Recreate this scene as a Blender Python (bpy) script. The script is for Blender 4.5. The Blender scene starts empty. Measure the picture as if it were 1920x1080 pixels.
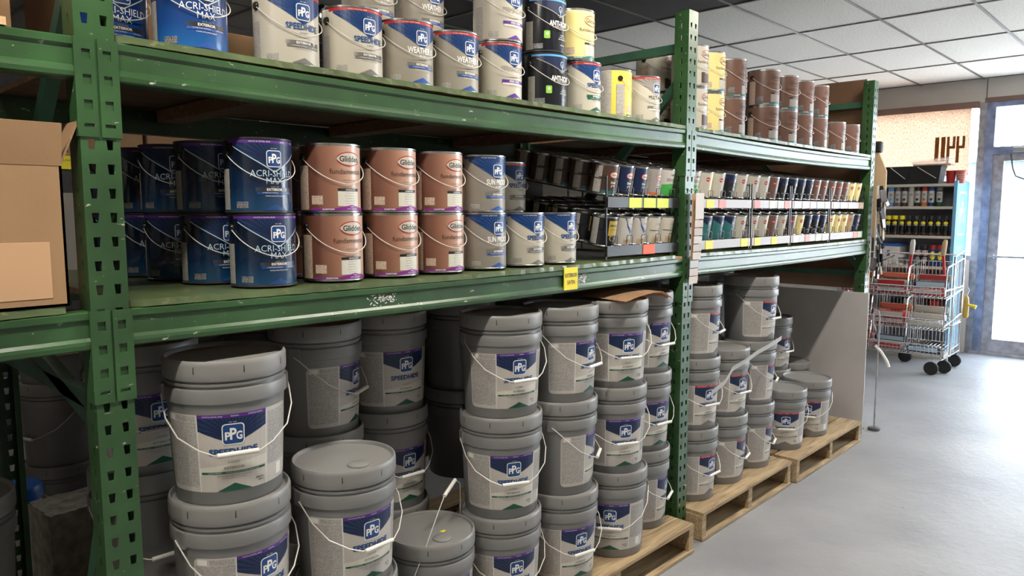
import bpy, bmesh, math, random
from mathutils import Vector, Matrix
random.seed(7)
SC = bpy.context.scene
COL = SC.collection
PI = math.pi

# ------------------------------------------------------------------ camera
cam_d = bpy.data.cameras.new('camera'); cam = bpy.data.objects.new('camera', cam_d); COL.objects.link(cam)
CAM_F = 1380.0
pitch = math.atan(146.0 / CAM_F)
yaw = math.atan(1318.0 * math.cos(pitch) / CAM_F)      # forward direction measured from +X (the run of the racks) towards +Y
cam.location = (0, -1.7, 1.535)
fwd = Vector((math.cos(yaw) * math.cos(pitch), math.sin(yaw) * math.cos(pitch), -math.sin(pitch)))
cam.rotation_euler = fwd.to_track_quat('-Z', 'Y').to_euler()
cam_d.sensor_width = 36; cam_d.lens = CAM_F / 1920 * 36; cam_d.clip_start = 0.05; cam_d.clip_end = 200
SC.camera = cam

# ------------------------------------------------------------------ view, sky, lamps
SC.view_settings.view_transform = 'Standard'; SC.view_settings.look = 'None'
SC.view_settings.exposure = 0.3; SC.view_settings.gamma = 1; SC.view_settings.use_curve_mapping = False
w = bpy.data.worlds.new('sky'); SC.world = w; w.use_nodes = True
bg = w.node_tree.nodes['Background']; bg.inputs[0].default_value = (0.80, 0.90, 1.0, 1); bg.inputs[1].default_value = 11.5
sun_d = bpy.data.lights.new('sun', 'SUN'); sun_d.energy = 4.5; sun_d.angle = 0.01; sun_d.color = (1, .95, .88)
sun = bpy.data.objects.new('sun', sun_d); COL.objects.link(sun); sun.rotation_euler = (math.radians(35), 0, math.radians(-75))
CEIL = 2.9
LAMPS = [(-2.2, -0.72, 1.2), (0.1, -0.72, 1.2), (2.3, -0.72, 1.2), (4.75, -0.72, 1.2), (0.0, -4.3, 1.2), (3.0, -4.3, 1.2), (6.2, -4.3, 1.2), (0.6, 2.75, 1.2), (3.4, 2.75, 1.2)]  # rows behind the viewer and behind the rack are unseen, added as fill
LAMP_E = [26, 36, 38, 30, 10, 10, 9, 7, 4]
def area_light(x, y, z, sx, sy, e, colr, rot=(0, 0, 0)):
    d = bpy.data.lights.new('strip_light_glow', 'AREA'); d.shape = 'RECTANGLE'; d.size = sx; d.size_y = sy; d.energy = e; d.color = colr
    o = bpy.data.objects.new('strip_light_glow', d); COL.objects.link(o); o.location = (x, y, z); o.rotation_euler = rot
    return o
for (lx, ly, ll), le in zip(LAMPS, LAMP_E):
    area_light(lx, ly, CEIL - .085, ll - .06, .07, le * 1.0, (1, .93, .82))

# ------------------------------------------------------------------ materials
MATS = {}
def nodes_of(m): m.use_nodes = True; return m.node_tree.nodes, m.node_tree.links
def mat(name, col, rough=.5, metal=0, var=0, vscale=8, bump=0, bscale=60, spec=.5, coat=0, emit=None, alpha=1, trans=0, col2=None):
    if name in MATS: return MATS[name]
    m = bpy.data.materials.new(name); n, l = nodes_of(m); b = n['Principled BSDF']
    b.inputs['Base Color'].default_value = (*col, 1); b.inputs['Roughness'].default_value = rough; b.inputs['Metallic'].default_value = metal
    b.inputs['Specular IOR Level'].default_value = spec; b.inputs['Coat Weight'].default_value = coat; b.inputs['Alpha'].default_value = alpha
    b.inputs['Transmission Weight'].default_value = trans
    if emit: b.inputs['Emission Color'].default_value = (*col, 1); b.inputs['Emission Strength'].default_value = emit
    if var or bump:
        tc = n.new('ShaderNodeTexCoord')
    if var:
        t = n.new('ShaderNodeTexNoise'); t.inputs['Scale'].default_value = vscale; t.inputs['Detail'].default_value = 6
        l.new(tc.outputs['Object'], t.inputs['Vector'])
        r = n.new('ShaderNodeValToRGB'); c2 = col2 or tuple(c * (1 - var) for c in col)
        r.color_ramp.elements[0].position = .35; r.color_ramp.elements[0].color = (*c2, 1)
        r.color_ramp.elements[1].position = .65; r.color_ramp.elements[1].color = (*(min(1, c * (1 + var * .5)) for c in col), 1)
        l.new(t.outputs[0], r.inputs[0]); l.new(r.outputs[0], b.inputs['Base Color'])
    if bump:
        t2 = n.new('ShaderNodeTexNoise'); t2.inputs['Scale'].default_value = bscale; t2.inputs['Detail'].default_value = 4
        l.new(tc.outputs['Object'], t2.inputs['Vector'])
        bp = n.new('ShaderNodeBump'); bp.inputs['Strength'].default_value = bump; bp.inputs['Distance'].default_value = .003
        l.new(t2.outputs[0], bp.inputs['Height']); l.new(bp.outputs[0], b.inputs['Normal'])
    MATS[name] = m; return m
def M(name): return MATS[name]
def math_node(n, op, a=None, b=None, c=None):
    x = n.new('ShaderNodeMath'); x.operation = op
    return x

def green_paint(name, col, chips=.635, dust=.5, chipcol=(.45, .5, .4)):
    m = bpy.data.materials.new(name); n, l = nodes_of(m); b = n['Principled BSDF']
    tc = n.new('ShaderNodeTexCoord')
    t = n.new('ShaderNodeTexNoise'); t.inputs['Scale'].default_value = 5; t.inputs['Detail'].default_value = 5; l.new(tc.outputs['Object'], t.inputs['Vector'])
    r = n.new('ShaderNodeValToRGB'); r.color_ramp.elements[0].position = .35; r.color_ramp.elements[1].position = .68
    r.color_ramp.elements[0].color = (*(c * .75 for c in col), 1); r.color_ramp.elements[1].color = (*(c * 1.35 for c in col), 1)
    l.new(t.outputs[0], r.inputs[0])
    t2 = n.new('ShaderNodeTexNoise'); t2.inputs['Scale'].default_value = 38; t2.inputs['Detail'].default_value = 9; t2.inputs['Roughness'].default_value = .68
    mp = n.new('ShaderNodeMapping'); mp.inputs['Scale'].default_value = (.6, 1, 1.3); l.new(tc.outputs['Object'], mp.inputs['Vector']); l.new(mp.outputs[0], t2.inputs['Vector'])
    r2 = n.new('ShaderNodeValToRGB'); r2.color_ramp.elements[0].position = chips; r2.color_ramp.elements[1].position = chips + .03
    l.new(t2.outputs[0], r2.inputs[0])
    mx = n.new('ShaderNodeMix'); mx.data_type = 'RGBA'; l.new(r2.outputs[0], mx.inputs[0]); l.new(r.outputs[0], mx.inputs[6]); mx.inputs[7].default_value = (*chipcol, 1)
    l.new(mx.outputs[2], b.inputs['Base Color']); b.inputs['Roughness'].default_value = .29; b.inputs['Specular IOR Level'].default_value = .65
    bp = n.new('ShaderNodeBump'); bp.inputs['Strength'].default_value = .25; bp.inputs['Distance'].default_value = .002; l.new(t2.outputs[0], bp.inputs['Height']); l.new(bp.outputs[0], b.inputs['Normal'])
    MATS[name] = m; return m
green_paint('rack_green', (.026, .074, .024))
green_paint('rack_green_dull', (.035, .10, .062), chips=.70)
green_paint('deck_green', (.085, .12, .05), chips=.60, chipcol=(.17, .17, .08))

def wood(name, c1, c2, scale=(1, 12, 12), rough=.75):
    m = bpy.data.materials.new(name); n, l = nodes_of(m); b = n['Principled BSDF']
    tc = n.new('ShaderNodeTexCoord'); mp = n.new('ShaderNodeMapping'); mp.inputs['Scale'].default_value = scale; l.new(tc.outputs['Object'], mp.inputs['Vector'])
    t = n.new('ShaderNodeTexNoise'); t.inputs['Scale'].default_value = 4; t.inputs['Detail'].default_value = 8; t.inputs['Distortion'].default_value = 1.2; l.new(mp.outputs[0], t.inputs['Vector'])
    r = n.new('ShaderNodeValToRGB'); r.color_ramp.elements[0].position = .3; r.color_ramp.elements[1].position = .7
    r.color_ramp.elements[0].color = (*c1, 1); r.color_ramp.elements[1].color = (*c2, 1); l.new(t.outputs[0], r.inputs[0]); l.new(r.outputs[0], b.inputs['Base Color'])
    b.inputs['Roughness'].default_value = rough; MATS[name] = m; return m
wood('pallet_wood', (.22, .15, .08), (.48, .35, .20)); wood('brown_wood', (.20, .10, .055), (.42, .24, .14)); wood('raw_edge', (.25, .13, .06), (.6, .42, .22), (6, 6, 6))

def fine_print(name, ink, paper, pitch=.0024, density=.47, hs=900):
    m = bpy.data.materials.new(name); n, l = nodes_of(m); b = n['Principled BSDF']
    uv = n.new('ShaderNodeUVMap'); uv.uv_map = 'art'; s = n.new('ShaderNodeSeparateXYZ'); l.new(uv.outputs[0], s.inputs[0])
    dv = math_node(n, 'DIVIDE'); dv.inputs[1].default_value = pitch; l.new(s.outputs[1], dv.inputs[0])
    fl = math_node(n, 'FLOOR'); l.new(dv.outputs[0], fl.inputs[0]); fr = math_node(n, 'FRACT'); l.new(dv.outputs[0], fr.inputs[0])
    g1 = math_node(n, 'GREATER_THAN'); g1.inputs[1].default_value = .25; l.new(fr.outputs[0], g1.inputs[0])
    g2 = math_node(n, 'LESS_THAN'); g2.inputs[1].default_value = .78; l.new(fr.outputs[0], g2.inputs[0])
    mu = math_node(n, 'MULTIPLY'); mu.inputs[1].default_value = hs; l.new(s.outputs[0], mu.inputs[0])
    rw = math_node(n, 'MULTIPLY'); rw.inputs[1].default_value = 17.37; l.new(fl.outputs[0], rw.inputs[0])
    cb = n.new('ShaderNodeCombineXYZ'); l.new(mu.outputs[0], cb.inputs[0]); l.new(rw.outputs[0], cb.inputs[1])
    t = n.new('ShaderNodeTexNoise'); t.inputs['Scale'].default_value = 1; t.inputs['Detail'].default_value = 2; l.new(cb.outputs[0], t.inputs['Vector'])
    g3 = math_node(n, 'GREATER_THAN'); g3.inputs[1].default_value = density; l.new(t.outputs[0], g3.inputs[0])
    a = math_node(n, 'MULTIPLY'); l.new(g1.outputs[0], a.inputs[0]); l.new(g2.outputs[0], a.inputs[1])
    a2 = math_node(n, 'MULTIPLY'); l.new(a.outputs[0], a2.inputs[0]); l.new(g3.outputs[0], a2.inputs[1])
    mx = n.new('ShaderNodeMix'); mx.data_type = 'RGBA'; l.new(a2.outputs[0], mx.inputs[0]); mx.inputs[6].default_value = (*paper, 1); mx.inputs[7].default_value = (*ink, 1)
    l.new(mx.outputs[2], b.inputs['Base Color']); b.inputs['Roughness'].default_value = .4; MATS[name] = m
fine_print('print_on_white', (.10, .10, .11), (.50, .475, .44))
fine_print('print_on_grey', (.12, .12, .12), (.42, .40, .36), .0026)
fine_print('print_on_dark', (.5, .5, .5), (.03, .035, .05), .0026, .5)
fine_print('print_on_copper', (.12, .09, .08), (.60, .46, .36), .003, .5)
fine_print('bars', (.02, .02, .02), (.75, .73, .70), 10, .5, 1100)

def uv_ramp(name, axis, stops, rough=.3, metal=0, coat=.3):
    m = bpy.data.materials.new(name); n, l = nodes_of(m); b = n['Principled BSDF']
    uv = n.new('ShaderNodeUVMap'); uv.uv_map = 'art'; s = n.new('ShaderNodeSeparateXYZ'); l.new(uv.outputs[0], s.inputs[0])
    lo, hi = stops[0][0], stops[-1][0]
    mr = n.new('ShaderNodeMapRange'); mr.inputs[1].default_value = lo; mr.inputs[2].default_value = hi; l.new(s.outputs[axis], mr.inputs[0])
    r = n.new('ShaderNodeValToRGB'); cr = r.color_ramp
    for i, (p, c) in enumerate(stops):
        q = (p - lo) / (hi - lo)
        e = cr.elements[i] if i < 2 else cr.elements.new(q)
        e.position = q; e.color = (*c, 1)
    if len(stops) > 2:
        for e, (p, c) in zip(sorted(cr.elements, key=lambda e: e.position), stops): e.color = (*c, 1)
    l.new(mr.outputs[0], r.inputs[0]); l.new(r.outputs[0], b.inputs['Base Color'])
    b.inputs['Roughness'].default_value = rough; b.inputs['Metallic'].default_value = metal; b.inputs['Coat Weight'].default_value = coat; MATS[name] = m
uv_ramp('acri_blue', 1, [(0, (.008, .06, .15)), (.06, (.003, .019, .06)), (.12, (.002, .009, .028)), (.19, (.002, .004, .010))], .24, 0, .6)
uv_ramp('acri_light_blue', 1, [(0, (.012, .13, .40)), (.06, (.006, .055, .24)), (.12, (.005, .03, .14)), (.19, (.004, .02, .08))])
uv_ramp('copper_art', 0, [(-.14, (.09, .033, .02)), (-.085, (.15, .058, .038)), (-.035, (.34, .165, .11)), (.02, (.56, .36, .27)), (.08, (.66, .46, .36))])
uv_ramp('band_grey', 0, [(-.06, (.52, .50, .46)), (-.035, (.16, .15, .14)), (.03, (.05, .05, .05)), (.1, (.2, .2, .2))])
uv_ramp('band_dark', 0, [(-.06, (.03, .07, .15)), (-.03, (.03, .025, .02)), (.1, (.03, .025, .02))])

P = dict(
 pail_grey=((.20, .20, .20), .34), pail_lid=((.235, .232, .225), .38), wire=((.62, .6, .56), .3), white_plastic=((.72, .70, .66), .4),
 label_white=((.50, .47, .43), .38), navy=((.006, .015, .058), .35), ray_blue=((.010, .035, .11), .35), logo_blue=((.010, .055, .20), .35), pure_white=((.80, .79, .77), .4),
 name_blue=((.012, .06, .20), .4), purple=((.09, .02, .22), .35), red=((.42, .02, .02), .35), green_ink=((.01, .09, .05), .4), black_ink=((.015, .015, .015), .4),
 grey_ink=((.16, .15, .14), .4), can_cream=((.52, .485, .41), .30), can_greige=((.33, .30, .25), .32), can_black=((.012, .013, .018), .22), sun_grey=((.27, .25, .22), .3),
 banner_blue=((.008, .035, .14), .3), banner_ray=((.015, .07, .21), .3), steel_blue_ink=((.02, .08, .33), .4), can_violet=((.10, .03, .25), .35), sky_strip=((.10, .35, .70), .35),
 yellow_can=((.80, .60, .10), .35), yellow_pale=((.78, .66, .28), .35), lime=((.25, .55, .06), .4), copper=((.30, .12, .08), .3), violet_band=((.22, .02, .24), .35),
 brown_can=((.16, .085, .065), .35), cloud_grey=((.30, .27, .25), .4), ear_black=((.01, .01, .01), .3), card_yellow=((.85, .70, .02), .5), card_lime=((.60, .78, .05), .5), card_orange=((.85, .10, .02), .5),
 rack_black=((.015, .015, .016), .35), tin_dark=((.03, .03, .035), .3), teal=((.03, .16, .17), .35), gold=((.45, .32, .05), .4), dark_brown=((.06, .03, .02), .4), tag_pale=((.62, .60, .52), .45), tag_red=((.65, .16, .12), .45), tag_blue=((.40, .52, .62), .45), tag_green=((.48, .58, .42), .45),
 strip_grey=((.35, .31, .30), .4), rubber=((.012, .012, .013), .6), blue_plastic=((.01, .10, .45), .35), fluor_green=((.05, .35, .06), .4), orange_ink=((.55, .14, .03), .4))
for k, (c, r) in P.items(): mat(k, c, r)
mat('steel_rim', (.55, .55, .55), .25, 1); mat('zinc', (.45, .45, .44), .35, .9); mat('dusty_steel', (.14, .14, .15), .4, .8)
mat('cardboard', (.29, .17, .085), .8, var=.12, vscale=3, bump=.08, bscale=200); mat('cardboard_light', (.48, .29, .16), .8, var=.08, vscale=3)
mat('cardboard_brown', (.22, .11, .055), .85, var=.2, vscale=2); mat('tan_board', (.50, .36, .22), .7, var=.1)
mat('concrete_block', (.34, .32, .29), .95, var=.35, vscale=25, bump=.8, bscale=80)
mat('panel_white', (.50, .48, .47), .55, var=.12, vscale=2.5); mat('brown_board', (.16, .085, .045), .8, var=.15, vscale=3)
mat('wall_paint', (.66, .61, .55), .8, var=.04, vscale=2); mat('trim_brown', (.23, .13, .10), .6); mat('frame_grey', (.42, .40, .42), .4, .3, var=.3, vscale=14); mat('frame_worn', (.24, .28, .42), .5, var=.4, vscale=9)
mat('dark_wall', (.10, .09, .085), .9, var=.2); mat('shelf_cream', (.60, .53, .45), .5); mat('gondola_grey', (.30, .32, .36), .6)
mat('clear_film', (.9, .92, .95), .15, alpha=.28); mat('shade_lens', (.9, .88, .8), .5, emit=2.5)
mat('outdoor_concrete', (.75, .74, .72), .9, var=.06, vscale=1); mat('outdoor_teal', (.08, .11, .11), .6); mat('outdoor_white', (.10, .11, .125), .4); mat('outdoor_glass', (.01, .03, .05), .3, spec=.1); mat('chrome', (.8, .8, .8), .12, 1)
mat('yellow_brass', (.50, .33, .07), .4)
# glass
m = bpy.data.materials.new('clear_glass'); n, l = nodes_of(m); n.remove(n['Principled BSDF'])
tr = n.new('ShaderNodeBsdfTransparent'); gl = n.new('ShaderNodeBsdfGlossy'); gl.inputs['Roughness'].default_value = .02; mx = n.new('ShaderNodeMixShader'); mx.inputs[0].default_value = .05
l.new(tr.outputs[0], mx.inputs[1]); l.new(gl.outputs[0], mx.inputs[2]); l.new(mx.outputs[0], n['Material Output'].inputs[0]); MATS['clear_glass'] = m
# woven shade: light comes through
m = bpy.data.materials.new('woven_shade'); n, l = nodes_of(m); n.remove(n['Principled BSDF'])
tc = n.new('ShaderNodeTexCoord'); mp = n.new('ShaderNodeMapping'); mp.inputs['Scale'].default_value = (1, 26, 7); l.new(tc.outputs['Object'], mp.inputs['Vector'])
t = n.new('ShaderNodeTexNoise'); t.inputs['Scale'].default_value = 6; t.inputs['Detail'].default_value = 8; t.inputs['Roughness'].default_value = .75; l.new(mp.outputs[0], t.inputs['Vector'])
r = n.new('ShaderNodeValToRGB'); r.color_ramp.elements[0].position = .38; r.color_ramp.elements[1].position = .62
r.color_ramp.elements[0].color = (.44, .28, .19, 1); r.color_ramp.elements[1].color = (.84, .72, .62, 1); l.new(t.outputs[0], r.inputs[0])
d1 = n.new('ShaderNodeBsdfDiffuse'); t1 = n.new('ShaderNodeBsdfTranslucent'); mx = n.new('ShaderNodeMixShader'); mx.inputs[0].default_value = .65
l.new(r.outputs[0], d1.inputs[0]); l.new(r.outputs[0], t1.inputs[0]); l.new(d1.outputs[0], mx.inputs[1]); l.new(t1.outputs[0], mx.inputs[2]); l.new(mx.outputs[0], n['Material Output'].inputs[0]); MATS['woven_shade'] = m
m = bpy.data.materials.new('shade_mark'); n, l = nodes_of(m); n.remove(n['Principled BSDF'])
d1 = n.new('ShaderNodeBsdfDiffuse'); t1 = n.new('ShaderNodeBsdfTranslucent'); mx = n.new('ShaderNodeMixShader'); mx.inputs[0].default_value = .6
d1.inputs[0].default_value = (.30, .15, .05, 1); t1.inputs[0].default_value = (.36, .18, .06, 1); l.new(d1.outputs[0], mx.inputs[1]); l.new(t1.outputs[0], mx.inputs[2]); l.new(mx.outputs[0], n['Material Output'].inputs[0]); MATS['shade_mark'] = m
# painted concrete floor
m = bpy.data.materials.new('painted_floor'); n, l = nodes_of(m); b = n['Principled BSDF']
tc = n.new('ShaderNodeTexCoord')
t = n.new('ShaderNodeTexNoise'); t.inputs['Scale'].default_value = 1.6; t.inputs['Detail'].default_value = 9; l.new(tc.outputs['Object'], t.inputs['Vector'])
r = n.new('ShaderNodeValToRGB'); r.color_ramp.elements[0].position = .3; r.color_ramp.elements[1].position = .7; r.color_ramp.elements[0].color = (.245, .25, .265, 1); r.color_ramp.elements[1].color = (.365, .37, .38, 1); l.new(t.outputs[0], r.inputs[0])
mp = n.new('ShaderNodeMapping'); mp.inputs['Scale'].default_value = (1.3, 1, 1); mp.inputs['Rotation'].default_value = (0, 0, .5); l.new(tc.outputs['Object'], mp.inputs['Vector'])
t2 = n.new('ShaderNodeTexNoise'); t2.inputs['Scale'].default_value = 11; t2.inputs['Detail'].default_value = 12; t2.inputs['Roughness'].default_value = .7; l.new(mp.outputs[0], t2.inputs['Vector'])
r2 = n.new('ShaderNodeValToRGB'); r2.color_ramp.elements[0].position = .315; r2.color_ramp.elements[1].position = .33; r2.color_ramp.elements[0].color = (1, 1, 1, 1); r2.color_ramp.elements[1].color = (0, 0, 0, 1); l.new(t2.outputs[0], r2.inputs[0])
mx = n.new('ShaderNodeMix'); mx.data_type = 'RGBA'; l.new(r2.outputs[0], mx.inputs[0]); l.new(r.outputs[0], mx.inputs[6]); mx.inputs[7].default_value = (.13, .12, .11, 1); l.new(mx.outputs[2], b.inputs['Base Color'])
b.inputs['Roughness'].default_value = .42
t3 = n.new('ShaderNodeTexNoise'); t3.inputs['Scale'].default_value = 20; t3.inputs['Detail'].default_value = 13; t3.inputs['Roughness'].default_value = .68; l.new(tc.outputs['Object'], t3.inputs['Vector'])
bp = n.new('ShaderNodeBump'); bp.inputs['Strength'].default_value = .7; bp.inputs['Distance'].default_value = .006; l.new(t3.outputs[0], bp.inputs['Height']); l.new(bp.outputs[0], b.inputs['Normal']); MATS['painted_floor'] = m
# ceiling tiles
def tile_mat(name, col, grid, xo, yo):
    m = bpy.data.materials.new(name); n, l = nodes_of(m); b = n['Principled BSDF']
    tc = n.new('ShaderNodeTexCoord'); t = n.new('ShaderNodeTexNoise'); t.inputs['Scale'].default_value = 70; t.inputs['Detail'].default_value = 5; l.new(tc.outputs['Object'], t.inputs['Vector'])
    r = n.new('ShaderNodeValToRGB'); r.color_ramp.elements[0].position = .35; r.color_ramp.elements[1].position = .5
    r.color_ramp.elements[0].color = (*(c * .82 for c in col), 1); r.color_ramp.elements[1].color = (*col, 1); l.new(t.outputs[0], r.inputs[0]); l.new(r.outputs[0], b.inputs['Base Color'])
    b.inputs['Roughness'].default_value = .9; MATS[name] = m
tile_mat('ceiling_tile', (.88, .84, .77), 0, 0, 0); tile_mat('ceiling_tile_dark', (.075, .068, .066), 0, 0, 0); tile_mat('ceiling_tile_mid', (.36, .33, .29), 0, 0, 0)  # pale, dark and mid-tone tiles for three stretches of ceiling
mat('grid_bar', (.16, .15, .14), .5); mat('grid_bar_white', (.75, .74, .72), .4)

# ------------------------------------------------------------------ object helpers
def new_bm(): return bmesh.new()
def finish(bm, name, mats, smooth=False):
    me = bpy.data.meshes.new(name)
    if not isinstance(mats, (list, tuple)): mats = [mats]
    for x in mats: me.materials.append(M(x) if isinstance(x, str) else x)
    bmesh.ops.recalc_face_normals(bm, faces=bm.faces[:]); bm.to_mesh(me); bm.free()
    if smooth:
        for p in me.polygons: p.use_smooth = True
        me.set_sharp_from_angle(angle=math.radians(38))
    return me
def part(root, name, me, loc=(0, 0, 0), rot=(0, 0, 0), label=None):
    o = bpy.data.objects.new(name, me); COL.objects.link(o); o.parent = root; o.location = loc; o.rotation_euler = rot
    if label: o['label'] = label
    return o
def thing(name, label, cat, loc=(0, 0, 0), rotz=0, group=None, me=None, rot=None):
    o = bpy.data.objects.new(name, me); COL.objects.link(o); o.location = loc; o.rotation_euler = rot or (0, 0, rotz)
    o['label'] = label; o['category'] = cat
    if group: o['group'] = group
    return o
def struct(name, me, loc=(0, 0, 0), parent=None):
    o = bpy.data.objects.new(name, me); COL.objects.link(o); o.location = loc
    if parent: o.parent = parent
    else: o['kind'] = 'structure'
    return o
def bx(bm, x0, x1, y0, y1, z0, z1, mi=0):
    vs = [bm.verts.new(p) for p in ((x0, y0, z0), (x1, y0, z0), (x1, y1, z0), (x0, y1, z0), (x0, y0, z1), (x1, y0, z1), (x1, y1, z1), (x0, y1, z1))]
    for f in ((0, 3, 2, 1), (4, 5, 6, 7), (0, 1, 5, 4), (1, 2, 6, 5), (2, 3, 7, 6), (3, 0, 4, 7)):
        fc = bm.faces.new([vs[i] for i in f]); fc.material_index = mi
def box_me(name, x0, x1, y0, y1, z0, z1, m, bev=0):
    bm = new_bm(); bx(bm, x0, x1, y0, y1, z0, z1)
    if bev: bmesh.ops.bevel(bm, geom=bm.edges[:], offset=bev, segments=2, affect='EDGES', profile=.5)
    return finish(bm, name, m)
def lathe(bm, prof, seg=48, mi=0, cap_bottom=True, cap_top=True, c=(0, 0)):
    rings = []
    for (r, z) in prof:
        rings.append([bm.verts.new((c[0] + r * math.sin(2 * PI * k / seg), c[1] - r * math.cos(2 * PI * k / seg), z)) for k in range(seg)])
    for i in range(len(rings) - 1):
        mm = mi[i] if isinstance(mi, (list, tuple)) else mi
        for k in range(seg):
            f = bm.faces.new((rings[i][k], rings[i][(k + 1) % seg], rings[i + 1][(k + 1) % seg], rings[i + 1][k])); f.material_index = mm
    m0 = mi[0] if isinstance(mi, (list, tuple)) else mi; m1 = mi[-1] if isinstance(mi, (list, tuple)) else mi
    if cap_bottom: bm.faces.new(rings[0][::-1]).material_index = m0
    if cap_top: bm.faces.new(rings[-1]).material_index = m1
def tube(bm, pts, r, seg=8, mi=0):
    pts = [Vector(p) for p in pts]; rings = []
    up = None
    for i, p in enumerate(pts):
        d = (pts[min(i + 1, len(pts) - 1)] - pts[max(i - 1, 0)]).normalized()
        if up is None: up = d.orthogonal().normalized()
        a = (up - d * up.dot(d)).normalized(); b = d.cross(a); up = a
        rr = r[i] if isinstance(r, (list, tuple)) else r
        rings.append([bm.verts.new(p + (a * math.cos(2 * PI * k / seg) + b * math.sin(2 * PI * k / seg)) * rr) for k in range(seg)])
    for i in range(len(rings) - 1):
        for k in range(seg):
            f = bm.faces.new((rings[i][k], rings[i][(k + 1) % seg], rings[i + 1][(k + 1) % seg], rings[i + 1][k])); f.material_index = mi
    bm.faces.new(rings[0][::-1]).material_index = mi; bm.faces.new(rings[-1]).material_index = mi
def extrude_x(bm, prof, x0, x1, n=1, zoff=None, mi=0, caps=True):
    rings = []
    for i in range(n + 1):
        x = x0 + (x1 - x0) * i / n; dz = zoff(x) if zoff else 0
        rings.append([bm.verts.new((x, y, z + dz)) for (y, z) in prof])
    k = len(prof)
    for i in range(n):
        for j in range(k): bm.faces.new((rings[i][j], rings[i][(j + 1) % k], rings[i + 1][(j + 1) % k], rings[i + 1][j])).material_index = mi
    if caps: bm.faces.new(rings[0]); bm.faces.new(rings[-1][::-1])

# ------------------------------------------------------------------ flat printed art wrapped round a can
TXT = {}
def text_mesh(s, bold):
    k = (s, bold)
    if k in TXT: return TXT[k]
    cu = bpy.data.curves.new('t', 'FONT'); cu.body = s; cu.size = 1; cu.align_x = 'CENTER'; cu.align_y = 'CENTER'; cu.resolution_u = 2; cu.offset = bold; cu.fill_mode = 'FRONT'
    o = bpy.data.objects.new('t', cu); COL.objects.link(o)
    dg = bpy.context.evaluated_depsgraph_get(); dg.update(); me = bpy.data.meshes.new_from_object(o.evaluated_get(dg))
    vs = [(v.co.x, v.co.y) for v in me.vertices]; fs = [tuple(p.vertices) for p in me.polygons]
    bpy.data.objects.remove(o); bpy.data.curves.remove(cu); bpy.data.meshes.remove(me)
    if vs:
        cy = (min(v[1] for v in vs) + max(v[1] for v in vs)) / 2; h = (max(v[1] for v in vs) - min(v[1] for v in vs)); wd = max(v[0] for v in vs) - min(v[0] for v in vs); cx = (max(v[0] for v in vs) + min(v[0] for v in vs)) / 2
        vs = [((v[0] - cx), (v[1] - cy)) for v in vs]
    else: h = wd = 1
    TXT[k] = (vs, fs, wd, h); return TXT[k]
class Art:
    def __init__(s, du=.011): s.bm = new_bm(); s.bt = new_bm(); s.mats = []; s.du = du
    def mi(s, m):
        if m not in s.mats: s.mats.append(m)
        return s.mats.index(m)
    def poly(s, pts, m, lev):
        f = s.bm.faces.new([s.bm.verts.new((u, v, lev)) for u, v in pts]); f.material_index = s.mi(m)
    def rect(s, u0, v0, u1, v1, m, lev): s.poly([(u0, v0), (u1, v0), (u1, v1), (u0, v1)], m, lev)
    def rrect(s, u0, v0, u1, v1, r, m, lev, n=5):
        pts = []
        for cx, cy, a0 in ((u1 - r, v1 - r, 0), (u0 + r, v1 - r, 90), (u0 + r, v0 + r, 180), (u1 - r, v0 + r, 270)):
            for k in range(n + 1):
                a = math.radians(a0 + 90 * k / n); pts.append((cx + r * math.cos(a), cy + r * math.sin(a)))
        s.poly(pts, m, lev)
    def ell(s, u, v, a, b, m, lev, n=28, rot=0): s.poly([(u + a * math.cos(2 * PI * k / n), v + b * math.sin(2 * PI * k / n)) for k in range(n)], m, lev)
    def text(s, t, u, v, w, h, m, lev, bold=0, shear=0):
        """text fitted to a width w and cap height h"""
        vs, fs, wd, hh = text_mesh(t, bold); kx = w / wd; ky = h / hh
        q = [s.bt.verts.new((u + x * kx + shear * y * ky, v + y * ky, lev)) for x, y in vs]; k = s.mi(m)
        for f in fs:
            try: s.bt.faces.new([q[i] for i in f]).material_index = k
            except ValueError: pass
    def build(s, name, R, eps=.00022):
        bm = s.bm; bmesh.ops.triangulate(bm, faces=bm.faces[:])
        us = [v.co.x for v in bm.verts] or [0]; k0 = math.floor(min(us) / s.du); k1 = math.ceil(max(us) / s.du)
        for k in range(k0, k1 + 1):
            bmesh.ops.bisect_plane(bm, geom=bm.verts[:] + bm.edges[:] + bm.faces[:], dist=1e-7, plane_co=(k * s.du, 0, 0), plane_no=(1, 0, 0))
        me = bpy.data.meshes.new('tmp'); s.bt.to_mesh(me); bm.from_mesh(me); bpy.data.meshes.remove(me); s.bt.free()
        uvl = bm.loops.layers.uv.new('art')
        for f in bm.faces:
            for lp in f.loops: lp[uvl].uv = (lp.vert.co.x, lp.vert.co.y)
        for v in bm.verts:
            u, z, lev = v.co; r = R(z) if callable(R) else R
            if r: a = u / (R(.12) if callable(R) else R); rr = r + .0004 + lev * eps; v.co = (rr * math.sin(a), -rr * math.cos(a), z)
            else: v.co = (u, -.0004 - lev * eps, z)
        me = bpy.data.meshes.new(name)
        for x in s.mats: me.materials.append(M(x))
        bm.to_mesh(me); bm.free(); return me
def logo(A, u, v, sz, lev, field='logo_blue', line='pure_white'):
    A.rrect(u - sz * .5, v - sz * .52, u + sz * .5, v + sz * .52, sz * .18, line, lev)
    A.rrect(u - sz * .45, v - sz * .47, u + sz * .45, v + sz * .47, sz * .14, field, lev + 1)
    A.text('P', u - sz * .24, v - sz * .08, sz * .26, sz * .40, line, lev + 2, .03)
    A.text('P', u, v + .02 * sz, sz * .30, sz * .58, line, lev + 2, .03)
    A.text('G', u + sz * .26, v - sz * .08, sz * .28, sz * .42, line, lev + 2, .03)
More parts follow.
